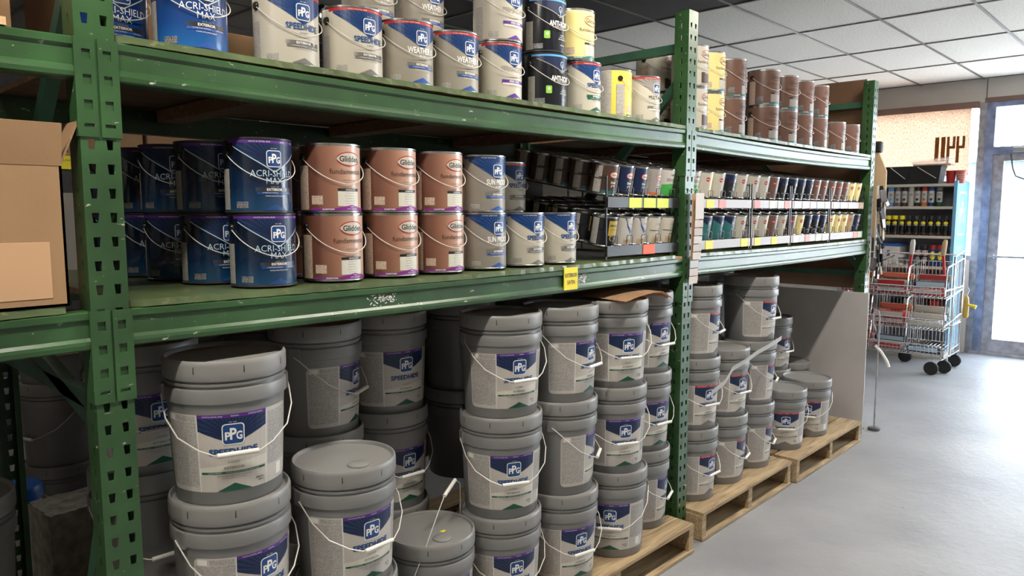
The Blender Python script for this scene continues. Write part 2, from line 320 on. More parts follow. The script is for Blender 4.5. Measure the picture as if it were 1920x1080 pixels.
def banner(A, half, top, edge, tip, base, ray, lev, ucen=0, n=11):
    A.poly([(ucen - half, top), (ucen - half, edge), (ucen, tip), (ucen + half, edge), (ucen + half, top)], base, lev)
    c = (ucen, tip + (top - tip) * .28)
    def clip(p, d):
        t = 9
        if d[1] > 1e-6: t = min(t, (top - .0006 - p[1]) / d[1])
        if abs(d[0]) > 1e-6: t = min(t, (half - .0006) / abs(d[0]))
        # lower sloped edge
        nx, ny = (edge - tip), -half
        den = abs(d[0]) * nx + d[1] * ny
        if den > 1e-6: t = min(t, ((tip - p[1]) * ny) / den - .0003)
        return max(t, 0)
    for k in range(n * 2 + 1):
        a = math.radians(-12 + 204 * k / (n * 2)); pts = [None] * 3
        s0 = .2
        q = []
        for da in (-.035, .035):
            d = (math.cos(a + da), math.sin(a + da)); t = clip(c, d); q.append((c[0] + d[0] * t, c[1] + d[1] * t))
        d = (math.cos(a), math.sin(a)); t0 = clip(c, d) * .35
        A.poly([(c[0] + d[0] * t0, c[1] + d[1] * t0), q[0], q[1]], ray, lev + 1)

# ------------------------------------------------------------------ five-gallon pails
def pailR(z): return .1285 + (.1395 - .1285) * min(z, .25) / .25
def pail_meshes():
    bm = new_bm()
    lathe(bm, [(.118, 0), (.1265, .001), (.1287, .006), (.1390, .246), (.1392, .2495), (.1450, .2515), (.1455, .254), (.1450, .2825), (.1440, .2850), (.1380, .287), (.1375, .292), (.1425, .2935), (.1428, .299), (.1378, .3015), (.1375, .312)], 56, cap_top=True)
    for s in (-1, 1):     # ear blocks for the bail
        bx(bm, s * .1420, s * .1490, -.017, .017, .247, .288)
    body = finish(bm, 'pail_body', 'pail_grey', True)
    bm = new_bm()
    lathe(bm, [(.1380, .306), (.1450, .306), (.1462, .309), (.1466, .322), (.1466, .343), (.1456, .350), (.1430, .3545), (.1405, .3545), (.1375, .350), (.1362, .3445), (.0, .3445)], 56, cap_bottom=False, cap_top=False)
    for k in range(8):    # pry slots
        a = 2 * PI * k / 8 + .2; c, s = math.cos(a), math.sin(a); r = .1469
        p = [bm.verts.new((r * math.sin(a + d), -r * math.cos(a + d), z)) for d, z in ((-.009, .325), (.009, .325), (.006, .342), (-.006, .342))]
        bm.faces.new(p).material_index = 1
    lidA = finish(bm, 'pail_lid', ['pail_lid', 'ear_black'], True)
    bm = new_bm(); lathe(bm, [(.030, 0), (.030, .004), (.027, .006), (.0, .006)], 28, cap_top=False)
    spout = finish(bm, 'spout_cap', 'pail_lid', True)
    bm = new_bm()
    h_ = [(.1505, 0, .263), (.1505, -.02, .249), (.147, -.060, .215), (.126, -.102, .175), (.085, -.136, .147), (.055, -.151, .135), (.045, -.154, .133)]
    tube(bm, h_ + [(-x, y, z) for x, y, z in h_[::-1]], .0018, 6)
    bail = finish(bm, 'pail_bail', 'wire', True)
    bm = new_bm(); tube(bm, [(-.047, -.154, .133), (.047, -.154, .133)], .0062, 14); grip = finish(bm, 'pail_grip', 'white_plastic', True)
    return body, lidA, spout, bail, grip
PAIL = pail_meshes()
def pail_label(strip, ink, code):
    A = Art(.0135)
    L, R_, B, T = -.180, .168, .035, .226
    A.rrect(L, B, R_, T, .016, 'label_white', 0)
    A.rect(L + .004, B + .012, -.084, T - .020, 'print_on_white', 1)
    A.rect(L + .010, T - .018, L + .034, T - .004, 'bars', 1); A.rect(L + .040, T - .018, -.086, T - .004, 'print_on_white', 1)
    A.rect(-.0815, B, -.080, T, 'pure_white', 1); A.rect(.080, B, .0815, T, 'pure_white', 1)
    A.rect(.086, B + .045, R_ - .006, T - .010, 'print_on_white', 1); A.rect(.118, B + .010, .140, B + .040, 'bars', 1)
    A.poly([(-.080, .095), (.080, .112), (.080, .088), (-.080, .075)], 'tag_pale', 1)
    banner(A, .080, T - .008, .186, .152, 'navy', 'ray_blue', 1)
    A.rect(-.080, T - .009, .080, T, strip, 3)
    for t, u, wd in (('WHITE & PASTEL BASE', -.045, .045), ('EGGSHELL', .005, .018), ('WHITE & PASTEL', .052, .036)): A.text(t, u, T - .0045, wd, .003, 'pure_white', 4)
    A.text('EST 1883', 0, .2065, .016, .0022, 'pure_white', 4)
    logo(A, 0, .1765, .050, 4)
    A.text('SPEEDHIDE', 0, .1335, .112, .0165, 'name_blue', 3, .045)
    A.text(code, 0, .1085, .028, .0052, 'grey_ink', 3); A.text('INTERIOR', 0, .0935, .046, .0058, 'grey_ink', 3, .01)
    A.rect(-.076, .079, .076, .0845, ink, 3); A.text('LOW ODOR  -  WASHABLE & STAIN RESISTANT', 0, .0817, .12, .0026, 'pure_white', 4)
    A.text('EXCELLENT HIDING & TOUCH-UP', 0, .0735, .080, .0032, 'grey_ink', 3); A.text('SPATTER RESISTANT FORMULA', 0, .068, .060, .0025, 'grey_ink', 3)
    A.poly([(-.042, B + .0006), (0, B + .020), (.042, B + .0006)], ink, 3)
    A.text('4.84 GAL', .062, B + .022, .022, .0045, 'black_ink', 3, .02); A.text('18.3 L', .066, B + .015, .015, .0042, 'black_ink', 3, .02)
    return A.build('pail_label', pailR)
PL = {'purple': pail_label('purple', 'green_ink', '6-410ZV'), 'red': pail_label('red', 'grey_ink', '6-70')}
def pail(x, y, z, az, label, kind='purple', group='five gallon pails', grip=True, spout=False, bare=False, handle_az=0):
    """az: direction the printed front faces, degrees from -Y towards +X"""
    t = thing('paint_pail', label, 'bucket', (x, y, z), math.radians(az), group)
    part(t, 'body', PAIL[0]); ld = part(t, 'lid', PAIL[1])
    if spout: part(ld, 'spout_cap', PAIL[2], (0, -.075, .3445))
    if not bare: part(t, 'label', PL[kind])
    if grip:
        h = part(t, 'bail_handle', PAIL[3], rot=(0, 0, math.radians(handle_az))); part(h, 'grip', PAIL[4])
    return t

# ------------------------------------------------------------------ one-gallon cans
GR, GH = .0835, .188
def can_body(name, m, rim='steel_rim', R=GR, H=GH, seg=48):
    bm = new_bm(); k = R / GR
    prof = [(R - .002, 0), (R + .0012, .001), (R + .0012, .0035), (R - .0002, .005), (R, .006), (R, H - .008), (R, H - .0065), (R + .0015, H - .005), (R + .0018, H - .001), (R - .001, H), (R - .004, H - .001), (R - .0055, H - .006), (R - .012, H - .006), (R - .013, H - .003), (R - .017, H - .003), (R - .019, H - .006), (0, H - .006)]
    mi = [1, 1, 1, 1, 0, 1] + [1] * 10
    lathe(bm, prof, seg, mi, cap_top=False)
    uvl = bm.loops.layers.uv.new('art')
    for f in bm.faces:
        for lp in f.loops: lp[uvl].uv = (R * math.atan2(lp.vert.co.x, -lp.vert.co.y), lp.vert.co.z)
    return finish(bm, name, [m, rim], True)
bm = new_bm()
pts = []
for k in range(25):
    t = PI * k / 24; rr = .0875 * (1 + .05 * math.sin(2 * t) ** 2); pts.append((rr * math.cos(t), -rr * math.sin(t) * 1.02, .150 - .072 * math.sin(t) ** 1.1))
tube(bm, pts, .0013, 6); CAN_BAIL = finish(bm, 'can_bail', 'wire', True)
CAN_EARS = []
for s in (-1, 1):
    bm = new_bm(); r_ = []
    for k in range(20):
        a = 2 * PI * k / 20; r_.append(((GR + .0015) * s, .011 * math.cos(a), .150 + .011 * math.sin(a)))
    o1 = [bm.verts.new(p) for p in r_]; o2 = [bm.verts.new((p[0] + s * .004, p[1] * .8, .150 + (p[2] - .150) * .8)) for p in r_]; o0 = [bm.verts.new((p[0] - s * .006, p[1], p[2])) for p in r_]
    for k in range(20):
        bm.faces.new((o1[k], o1[(k + 1) % 20], o2[(k + 1) % 20], o2[k])); bm.faces.new((o0[k], o0[(k + 1) % 20], o1[(k + 1) % 20], o1[k]))
    bm.faces.new(o2)
    CAN_EARS.append(finish(bm, 'can_ear', 'ear_black', True))

def ppg_art(strip, base, ray, name, name_mat, nw, nh, code, bandm, band_text, sub=None, tri='grey_ink', side='print_on_grey', line=None, tip=.104, word_mat='pure_white', top_text=('WHITE & PASTEL BASE', 'FLAT'), thin=0):
    A = Art(.0092)
    banner(A, .105, .181, .168, tip, base, ray, 1)
    if line:
        for s in (-1, 1): A.poly([(s * .105, .1675), (s * .105, .1645), (0, tip - .003), (0, tip)], line, 3)
    A.rect(-.12, .1735, .12, .181, strip, 3)
    A.text(top_text[0], -.035, .1772, .052, .003, 'pure_white', 4); A.text(top_text[1], .025, .1772, .016, .003, 'pure_white', 4); A.text(top_text[0], .08, .1772, .04, .003, 'pure_white', 4)
    A.text('EST 1883', 0, .1610, .016, .002, 'pure_white', 4)
    logo(A, 0, .1355, .040, 4)
    y = .099
    for i, t in enumerate(name if isinstance(name, list) else [name]):
        A.text(t, 0, y - i * .0185, nw if i == 0 else nw * .36, nh, name_mat, 4, thin)
    yy = y - (len(name) - 1 if isinstance(name, list) else 0) * .0185
    if code: A.text(code, 0, yy - .0155, .022, .0048, word_mat if base != 'navy' else 'grey_ink', 4, .02)
    A.rect(-.048, .0535, .052, .0635, bandm, 3); A.text(band_text, 0, .0585, .042, .0062, 'pure_white', 4, .025)
    if sub: A.rect(-.045, .0465, .052, .0530, sub, 3)
    A.text('UV RESISTANT FORMULA', -.012, .0505, .040, .0024, 'pure_white', 5); A.text('100% ACRYLIC', .034, .0505, .020, .0024, 'pure_white', 5)
    A.text('PROVIDES LONG LASTING DURABILITY', 0, .0425, .050, .0028, word_mat, 4)
    A.poly([(-.034, .0068), (0, .0215), (.034, .0068)], tri, 3)
    A.rect(-.098, .012, -.066, .028, side, 2) ; A.rect(-.152, .008, -.120, .110, 'print_on_white' if side != 'print_on_dark' else 'print_on_grey', 2)
    return A
def make_kind(key, bodymat, art, rim='steel_rim'): KINDS[key] = (can_body('can_body', bodymat, rim), art.build('can_label', GR))
KINDS = {}
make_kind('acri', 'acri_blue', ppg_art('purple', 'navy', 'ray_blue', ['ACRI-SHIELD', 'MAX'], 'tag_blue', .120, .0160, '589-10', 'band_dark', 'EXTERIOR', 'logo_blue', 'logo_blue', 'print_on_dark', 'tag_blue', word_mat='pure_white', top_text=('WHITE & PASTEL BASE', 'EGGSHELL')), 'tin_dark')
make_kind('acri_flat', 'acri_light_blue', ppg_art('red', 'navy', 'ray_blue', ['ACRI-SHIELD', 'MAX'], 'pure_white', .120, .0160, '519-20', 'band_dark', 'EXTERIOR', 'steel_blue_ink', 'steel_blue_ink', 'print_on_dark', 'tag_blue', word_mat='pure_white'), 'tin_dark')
make_kind('speed', 'can_cream', ppg_art('red', 'banner_blue', 'banner_ray', 'SPEEDHIDE', 'name_blue', .094, .0165, '6-650XI', 'band_grey', 'EXTERIOR', 'grey_ink', word_mat='grey_ink', thin=.03))
make_kind('speed_satin', 'can_cream', ppg_art('banner_blue', 'banner_blue', 'banner_ray', 'SPEEDHIDE', 'name_blue', .094, .0165, '6-2045XI', 'band_grey', 'EXTERIOR', 'grey_ink', word_mat='grey_ink', top_text=('ULTRA DEEP BASE', 'SATIN'), thin=.03))
make_kind('speed_green', 'can_cream', ppg_art('red', 'banner_blue', 'banner_ray', 'SPEEDHIDE', 'name_blue', .094, .0165, '6-70', 'green_ink', 'INTERIOR', 'green_ink', 'green_ink', word_mat='grey_ink', thin=.03))
make_kind('weather', 'can_greige', ppg_art('red', 'banner_blue', 'banner_ray', 'WEATHER K', 'pure_white', .094, .0185, '36-110', 'grey_ink', 'EXTERIOR', 'steel_blue_ink', 'steel_blue_ink', top_text=('ULTRA DEEP BASE', 'FLAT'), thin=.03))
make_kind('sun', 'sun_grey', ppg_art('banner_blue', 'banner_blue', 'banner_ray', 'SUN PROOF', 'pure_white', .088, .0185, '76-450', 'grey_ink', 'EXTERIOR', 'steel_blue_ink', 'steel_blue_ink', top_text=('ULTRA DEEP BASE', 'SATIN'), thin=.03))
make_kind('perma', 'can_cream', ppg_art('red', 'banner_blue', 'banner_ray', 'PERMA-CRETE', 'cloud_grey', .098, .0165, '', 'can_violet', 'INTERIOR - EXTERIOR', 'tag_pale', 'can_violet', word_mat='grey_ink', top_text=('NEUTRAL BASE', 'FLAT')))
make_kind('multi', 'can_cream', ppg_art('red', 'cloud_grey', 'grey_ink', 'MULTI-PRO', 'black_ink', .086, .0150, '', 'grey_ink', 'INTERIOR', 'tag_pale', 'grey_ink', word_mat='grey_ink'))
A = Art(.0092); A.rect(-.12, .174, .12, .181, 'sky_strip', 3)
A.poly([(-.10, .174), (-.10, .168), (0, .125), (.10, .168), (.10, .174)], 'navy', 1)
for s in (-1, 1): A.poly([(s * .10, .168), (s * .10, .165), (0, .122), (0, .125)], 'cloud_grey', 2)
A.ell(0, .148, .009, .011, 'tag_blue', 3); A.ell(0, .148, .0065, .0085, 'navy', 4); A.rect(-.0015, .128, .0015, .150, 'tag_blue', 5); A.text('PITTSBURGH', 0, .1255, .026, .003, 'pure_white', 5); A.text('PAINTS', 0, .1205, .015, .003, 'pure_white', 5)
A.text('ANTI-SCUFF', 0, .099, .094, .0185, 'pure_white', 4, .03); A.rect(-.036, .084, .036, .0855, 'cloud_grey', 3); A.text('INTERIOR WATERBORNE', 0, .0875, .05, .0028, 'pure_white', 4)
A.rrect(-.066, .045, -.044, .072, .004, 'lime', 3); A.ell(-.055, .061, .006, .006, 'tag_green', 4)
A.text('PREMIUM', .012, .060, .024, .004, 'pure_white', 4); A.text('QUALITY PAINTS', .012, .053, .036, .004, 'pure_white', 4); A.text('FOR PROFESSIONALS', .012, .046, .044, .004, 'pure_white', 4)
A.text('SEMI-GLOSS', .012, .026, .024, .004, 'pure_white', 4); A.rect(-.105, .010, -.07, .028, 'print_on_dark', 2); A.rect(-.135, .008, -.106, .105, 'print_on_grey', 2)
make_kind('anti', 'can_black', A, 'tin_dark')
def glid_art(ring='red', dark='black_ink', bandm='violet_band', code='GLFEXT2083', panel='tag_pale', txt='EXTERIOR PAINT', word='dark_brown', lite='cardboard_light', fill='can_cream'):
    A = Art(.0092)
    A.ell(.012, .146, .040, .0195, ring, 3); A.ell(.012, .146, .037, .0165, fill, 4); A.ell(.012, .146, .0395, .0120, fill, 5)
    A.text('Glidden', .012, .146, .064, .0160, dark, 6, .02)
    A.text('fundamentals', .006, .112, .106, .0135, word, 3)
    A.text('ideal finish for siding,', .010, .088, .042, .0042, word, 3); A.text('windows & doors', .010, .081, .034, .0042, word, 3)
    A.rect(-.026, .018, .044, .066, panel, 2); A.rect(-.026, .0585, .044, .066, dark, 3); A.text(txt, .014, .0622, .034, .0032, 'pure_white', 4, .02)
    for i, t in enumerate(('Great Adhesion & Hide', 'Fade Resistant', 'Provides a Durable Finish', 'Low VOC', 'Low Spatter Formula')): A.text(t, .010, .0535 - i * .0072, .030 + .004 * (i % 2), .0028, 'grey_ink', 4)
    A.poly([(-.10, .0065), (-.10, .0125), (-.03, .0125), (-.01, .0165), (.016, .0215), (.04, .0155), (.06, .0125), (.10, .0125), (.10, .0065)], bandm, 5)
    A.text(code, -.052, .0095, .032, .0040, 'pure_white', 6, .02); A.text('Satin', .016, .0165, .010, .0032, 'pure_white', 6); A.text('BASE 1 (NEUTRAL)', .018, .0100, .034, .0032, 'pure_white', 6)
    A.rect(-.148, .008, -.108, .128, 'print_on_copper', 2); A.rect(-.098, .022, -.066, .046, 'print_on_copper' if fill != 'brown_can' else 'print_on_dark', 2)
    return A
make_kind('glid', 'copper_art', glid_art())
make_kind('glid_brown', 'brown_can', glid_art('dark_brown', 'black_ink', 'teal', 'GLN9300', 'cloud_grey', 'INTERIOR PAINT', 'dark_brown', fill='brown_can'))
make_kind('glid_yellow', 'yellow_pale', glid_art('red', 'black_ink', 'teal', 'GLN8100', 'can_cream', 'INTERIOR PAINT', 'dark_brown', fill='yellow_pale'))
make_kind('glid_cream', 'can_cream', glid_art('red', 'dark_brown', 'cloud_grey', 'GLN6100', 'dark_brown', 'INTERIOR PAINT', 'dark_brown', fill='can_cream'))
A = glid_art('red', 'black_ink', 'teal', 'GLN8100', 'yellow_pale', 'INTERIOR', 'dark_brown', fill='yellow_can')
A.rect(-.146, .012, -.118, .125, 'print_on_white', 8); A.rect(-.225, .008, -.168, .181, 'print_on_white', 8)
make_kind('yellow_side', 'yellow_can', A)
A2 = Art(.0092); A2.rect(-.132 - .02, .012, -.132 + .02, .125, 'print_on_grey', 3)
def gallon(x, y, z, kind, label, group, yaw=0, bail_flip=False):
    t = thing('gallon_paint_can', label, 'paint can', (x, y, z), math.radians(yaw), group)
    b, a = KINDS[kind]
    part(t, 'body', b); part(t, 'label', a); part(t, 'bail_ear', CAN_EARS[0]); part(t, 'bail_ear', CAN_EARS[1]); part(t, 'bail_handle', CAN_BAIL)
    return t

# ================================================================== the room
bm = new_bm(); bx(bm, -4, 9.25, -6.5, 6.5, -.1, 0); struct('floor', finish(bm, 'floor', 'painted_floor'))
XD = 4.70
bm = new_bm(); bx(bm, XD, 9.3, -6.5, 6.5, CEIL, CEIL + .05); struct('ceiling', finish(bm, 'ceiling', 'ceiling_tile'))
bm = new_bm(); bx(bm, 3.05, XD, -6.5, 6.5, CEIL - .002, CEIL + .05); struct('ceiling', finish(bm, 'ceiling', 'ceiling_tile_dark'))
bm = new_bm(); bx(bm, -4, 3.05, -6.5, 6.5, CEIL - .001, CEIL + .05); struct('ceiling', finish(bm, 'ceiling', 'ceiling_tile_mid'))
bm = new_bm()
for k in range(-8, 5):
    x = 9.04 - 1.085 * (4 - k)
    if -4 < x < 9.05: bx(bm, x - .010, x + .010, -6.5, 6.5, CEIL - .008, CEIL - .003)
for k in range(-10, 11):
    y = .14 + .595 * k
    bx(bm, -4, 9.1, y - .010, y + .010, CEIL - .0075, CEIL - .0035)
struct('trim_1', finish(bm, 'ceiling_grid', 'grid_bar'))
bm = new_bm(); bx(bm, -4, 9.1, 6.3, 6.4, 0, CEIL); struct('wall_back', finish(bm, 'wall', 'dark_wall'))
bm = new_bm(); bx(bm, -4.1, -4, -6.5, 6.5, 0, CEIL); struct('wall_left', finish(bm, 'wall', 'wall_paint'))
bm = new_bm(); bx(bm, -4, 9.1, -6.6, -6.5, 0, CEIL); struct('wall_front', finish(bm, 'wall', 'wall_paint'))
WX = 9.1
bm = new_bm()
bx(bm, WX, WX + .12, -6.5, 6.4, 2.66, CEIL); bx(bm, WX, WX + .12, .17, 2.7, 0, 1.0); bx(bm, WX, WX + .12, 2.7, 6.4, 0, 2.66); bx(bm, WX, WX + .12, -6.5, -4.6, 0, 2.66); bx(bm, WX, WX + .12, -4.6, -1.1, 0, .35)
struct('wall_right', finish(bm, 'wall', 'wall_paint'))
bm = new_bm(); bx(bm, WX - .06, WX, .17, 2.7, 2.60, 2.665); struct('trim_2', finish(bm, 'head_rail', 'trim_brown'))
bm = new_bm(); bx(bm, WX - .012, WX, -.85, .12, 2.655, 2.70); struct('trim_3', finish(bm, 'door_head_trim', 'trim_brown'))
bm = new_bm(); bx(bm, WX - .006, WX, .105, .115, 2.70, CEIL); struct('trim_4', finish(bm, 'wall_seam', 'grid_bar'))
# window beside the door, shade drawn over it
win = struct('window_1', box_me('window_frame', WX + .02, WX + .09, .10, .17, 0.0, 2.66, 'frame_grey'))
bm = new_bm(); bx(bm, WX + .03, WX + .08, .17, 2.7, 1.0, 1.05); bx(bm, WX + .03, WX + .08, .17, 2.7, 2.60, 2.66); bx(bm, WX + .03, WX + .08, 2.65, 2.7, 1.0, 2.66)
struct('window_frame', finish(bm, 'window_frame', 'frame_grey'), parent=win)
bm = new_bm(); bx(bm, WX + .055, WX + .06, .17, 2.65, 1.05, 2.60); struct('window_pane', finish(bm, 'pane', 'clear_glass'), parent=win)
sh = thing('window_shade', 'brown woven window shade glowing with daylight above the spray can shelves', 'window shade', (WX - .03, .235, 2.62))
bm = new_bm(); n_ = 40
for k in range(n_):
    y0 = 0 + 2.4 * k / n_; y1 = 2.4 * (k + 1) / n_
    f0 = .004 * math.sin(k * 1.9); f1 = .004 * math.sin((k + 1) * 1.9)
    vs = [bm.verts.new(p) for p in ((f0, y0, 0), (f1, y1, 0), (f1, y1, -.70), (f0, y0, -.70))]; bm.faces.new(vs)
bmesh.ops.remove_doubles(bm, verts=bm.verts[:], dist=.001)
r_ = bmesh.ops.solidify(bm, geom=bm.faces[:], thickness=.001)
part(sh, 'woven_cloth', finish(bm, 'woven_cloth', 'woven_shade'))
part(sh, 'bottom_rail', box_me('bottom_rail', -.006, .006, 0, 2.4, -.715, -.70, 'trim_brown'))
bm = new_bm()
def bar(bm, y0, y1, z0, z1): bx(bm, -.006, -.004, y0, y1, z0, z1)
bar(bm, .285, .325, -.56, -.30); bar(bm, .225, .265, -.56, -.30)
for yy in (.13, .04): bar(bm, yy + .055, yy + .08, -.40, -.30); bar(bm, yy, yy + .025, -.40, -.30); bar(bm, yy, yy + .08, -.43, -.40); bar(bm, yy + .05, yy + .08, -.58, -.43)
part(sh, 'number_marks', finish(bm, 'number_marks', 'shade_mark'), (-.004, 0, 0), label='dark shapes of the street number seen from behind')
# door with transom
door = struct('door_1', box_me('door_frame', WX + .0, WX + .09, .02, .10, 0.0, 2.66, 'frame_worn'))
bm = new_bm(); bx(bm, WX, WX + .09, -1.10, -1.02, 0, 2.66); bx(bm, WX, WX + .09, -1.02, .02, 2.60, 2.66); bx(bm, WX - .01, WX + .09, -1.02, .02, 2.11, 2.19)
struct('door_frame', finish(bm, 'door_frame', 'frame_worn'), parent=door)
bm = new_bm()
for z0, z1 in ((.03, .17), (2.04, 2.11)): bx(bm, WX + .02, WX + .065, -1.02, .02, z0, z1)
bx(bm, WX + .02, WX + .065, -.075, .02, .17, 2.04); bx(bm, WX + .02, WX + .065, -1.02, -.93, .17, 2.04)
struct('door_leaf', finish(bm, 'door_leaf', 'frame_grey'), parent=door)
bm = new_bm(); bx(bm, WX + .04, WX + .046, -.93, -.075, .17, 2.04); bx(bm, WX + .04, WX + .046, -1.02, .02, 2.19, 2.60); struct('door_pane', finish(bm, 'pane', 'clear_glass'), parent=door)
bm = new_bm(); tube(bm, [(WX - .03, .0, 1.05), (WX - .03, -1.0, 1.05)], .012, 8); bx(bm, WX - .035, WX + .02, -.05, -.02, 1.03, 1.07); struct('push_bar', finish(bm, 'push_bar', 'frame_grey', True), parent=door)
struct('door_closer', box_me('door_closer', WX - .05, WX - .012, -.50, -.16, 2.125, 2.175, 'zinc', .004), parent=door)
bm = new_bm(); tube(bm, [(WX - .03, -.14, 2.11), (WX - .05, -.17, 1.96), (WX - .05, -.20, 1.88), (WX - .05, -.27, 1.85), (WX - .05, -.36, 1.86), (WX - .05, -.42, 1.90), (WX - .05, -.47, 2.0), (WX - .03, -.5, 2.11)], .008, 8); struct('closer_arm', finish(bm, 'closer_arm', 'dusty_steel', True), parent=door)
struct('threshold', box_me('threshold', WX - .03, WX + .12, -1.10, .12, 0, .03, 'frame_grey'), parent=door)
# unseen shop window beyond the door, added to let in more daylight
w2 = struct('window_added', box_me('window_frame', WX + .03, WX + .08, -4.6, -1.1, .35, .40, 'frame_grey'))
bm = new_bm()
for y in (-4.6, -3.45, -2.3, -1.15): bx(bm, WX + .03, WX + .08, y, y + .05, .35, 2.66)
struct('window_frame', finish(bm, 'window_frame', 'frame_grey'), parent=w2)
bm = new_bm(); bx(bm, WX + .055, WX + .06, -4.6, -1.1, .40, 2.66); struct('window_pane', finish(bm, 'pane', 'clear_glass'), parent=w2)

# ceiling strip lights, with unseen fill ones added behind viewer and rack
for i, (lx, ly, ll) in enumerate(LAMPS):
    where = ['above the left rack bay', 'above the aisle in front of the big cardboard box', 'above the middle rack bay', 'nearest the pale ceiling tiles', 'added as fill behind the viewer, left', 'added as fill behind the viewer, middle', 'added as fill behind the viewer, towards the door', 'added as fill behind the rack, left', 'added as fill behind the rack, middle'][i]
    t = thing('strip_light', 'white ceiling strip light ' + where, 'ceiling light', (lx, ly, CEIL - .008), 0, 'ceiling strip lights')
    part(t, 'housing', box_me('housing', -ll / 2, ll / 2, -.06, .06, -.045, 0, 'pure_white', .006))
    for s in (-1, 1): part(t, 'end_cap', box_me('end_cap', s * ll / 2 - .012, s * ll / 2 + .012, -.062, .062, -.05, 0, 'ear_black', .003))
    bm = new_bm(); tube(bm, [(-ll / 2 + .02, 0, -.058), (ll / 2 - .02, 0, -.058)], .012, 12); part(t, 'light_tube', finish(bm, 'light_tube', 'shade_lens', True))

# ================================================================== outdoors
bm = new_bm(); bx(bm, 9.25, 70, -40, 40, -.3, -.02); struct('ground', finish(bm, 'ground', 'outdoor_concrete'))
t = thing('shipping_container', 'pale teal building side seen through the glass door', 'container', (30, 1.0, -.02))
part(t, 'wall', box_me('wall', 0, 3, -3.5, 9, 0, 3.2, 'outdoor_teal'), label='pale teal wall')
part(t, 'roof', box_me('roof', -.1, 3.1, -3.6, 9.1, 3.2, 3.35, 'outdoor_white'), label='white roof edge')
bm = new_bm(); q = [bm.verts.new((-.02, -2.1 + .7 * math.cos(2 * PI * k / 24), 2.2 + .7 * math.sin(2 * PI * k / 24))) for k in range(24)]; bm.faces.new(q); part(t, 'round_sign', finish(bm, 'round_sign', 'sky_strip'), label='round blue sign')
t = thing('parked_truck', 'white lorry with a round chrome fuel tank parked outside the door', 'truck', (15.4, -1.35, -.02))
bm = new_bm()
prof = [(.9, -.45 + 1.0), (1.0, 1.9), (.35, 3.1), (-2.2, 3.25), (-2.2, .55)]
for x0, x1 in ((0, 2.2),):
    va = [bm.verts.new((x0, y, z)) for y, z in prof]; vb = [bm.verts.new((x1, y, z)) for y, z in prof]
    bm.faces.new(va[::-1]); bm.faces.new(vb)
    for k in range(5): bm.faces.new((va[k], va[(k + 1) % 5], vb[(k + 1) % 5], vb[k]))
bmesh.ops.bevel(bm, geom=bm.edges[:], offset=.08, segments=2, affect='EDGES'); part(t, 'cab', finish(bm, 'cab', 'outdoor_white'))
bm = new_bm(); q = [bm.verts.new((-.02, y, z)) for y, z in ((.72, 1.95), (.25, 2.85), (-1.0, 2.95), (-1.0, 1.95))]; bm.faces.new(q); part(t, 'side_window', finish(bm, 'side_window', 'outdoor_glass'))
bm = new_bm()
q = []
lathe(bm, [(.30, -.75), (.34, -.72), (.36, -.70), (.36, -.30), (.37, -.29), (.37, -.24), (.36, -.23), (.36, .50), (.34, .52), (.30, .55)], 32); bmesh.ops.rotate(bm, verts=bm.verts[:], matrix=Matrix.Rotation(PI / 2, 3, 'X')); part(t, 'fuel_tank', finish(bm, 'fuel_tank', 'chrome', True), (-.30, -.1, .62))
for yy in (.95, -2.3):
    bm = new_bm(); lathe(bm, [(.2, -.12), (.46, -.14), (.5, -.1), (.5, .1), (.46, .14), (.2, .12)], 32); bmesh.ops.rotate(bm, verts=bm.verts[:], matrix=Matrix.Rotation(PI / 2, 3, 'Y')); part(t, 'wheel', finish(bm, 'wheel', 'rubber', True), (.1, yy, .5))
part(t, 'mirror', box_me('mirror', -.45, -.30, .35, .60, 1.75, 2.25, 'outdoor_white', .03)); part(t, 'step', box_me('step', -.25, 0, .40, .85, .55, .62, 'frame_grey', .01))

# ================================================================== pallet rack
PW, PITCH_X, X1 = .0765, 2.395, .5025
PX = [X1 - PITCH_X, X1, X1 + PITCH_X, X1 + 2 * PITCH_X]      # left faces of the four uprights
HRACK, DRACK = 2.395, 1.06
def post_mesh():
    bm = new_bm(); V = {}
    def v(p):
        k = tuple(round(c, 5) for c in p)
        if k not in V: V[k] = bm.verts.new(p)
        return V[k]
    zs = [0.004]; holes = []
    k = 0
    while .035 + k * .0508 + .022 < HRACK - .008: holes.append((.035 + k * .0508, .035 + k * .0508 + .021)); k += 1
    for a, b in holes: zs += [a, b]
    zs.append(HRACK)
    xs = [0, .013, .0275, .049, .0635, PW]
    for i in range(len(zs) - 1):
        hole = i % 2 == 1
        for j in range(5):
            if hole and j in (1, 3): continue
            def P_(x, z, jj):
                y = 0
                if 0 < jj < 5 and zs.index(z) % 2 == 1: x += .0022 if jj in (1, 3) else -.0022   # narrow at the foot of each keyhole
                return (x, y, z)
            bm.faces.new((v(P_(xs[j], zs[i], j)), v(P_(xs[j + 1], zs[i], j + 1)), v(P_(xs[j + 1], zs[i + 1], j + 1)), v(P_(xs[j], zs[i + 1], j))))
    ys = [0, .030, .039, .070]
    for x in (0, PW):
        for i in range(len(zs) - 1):
            for j in range(3):
                if i % 2 == 1 and j == 1: continue
                bm.faces.new((v((x, ys[j], zs[i])), v((x, ys[j + 1], zs[i])), v((x, ys[j + 1], zs[i + 1])), v((x, ys[j], zs[i + 1]))))
    for x, xi in ((0, .016), (PW, PW - .016)):
        for i in range(len(zs) - 1): bm.faces.new((v((x, .070, zs[i])), v((xi, .070, zs[i])), v((xi, .070, zs[i + 1])), v((x, .070, zs[i + 1]))))
    bmesh.ops.recalc_face_normals(bm, faces=bm.faces[:])
    bmesh.ops.solidify(bm, geom=bm.faces[:], thickness=.0022)
    return finish(bm, 'rack_post', 'rack_green')
POST = post_mesh()
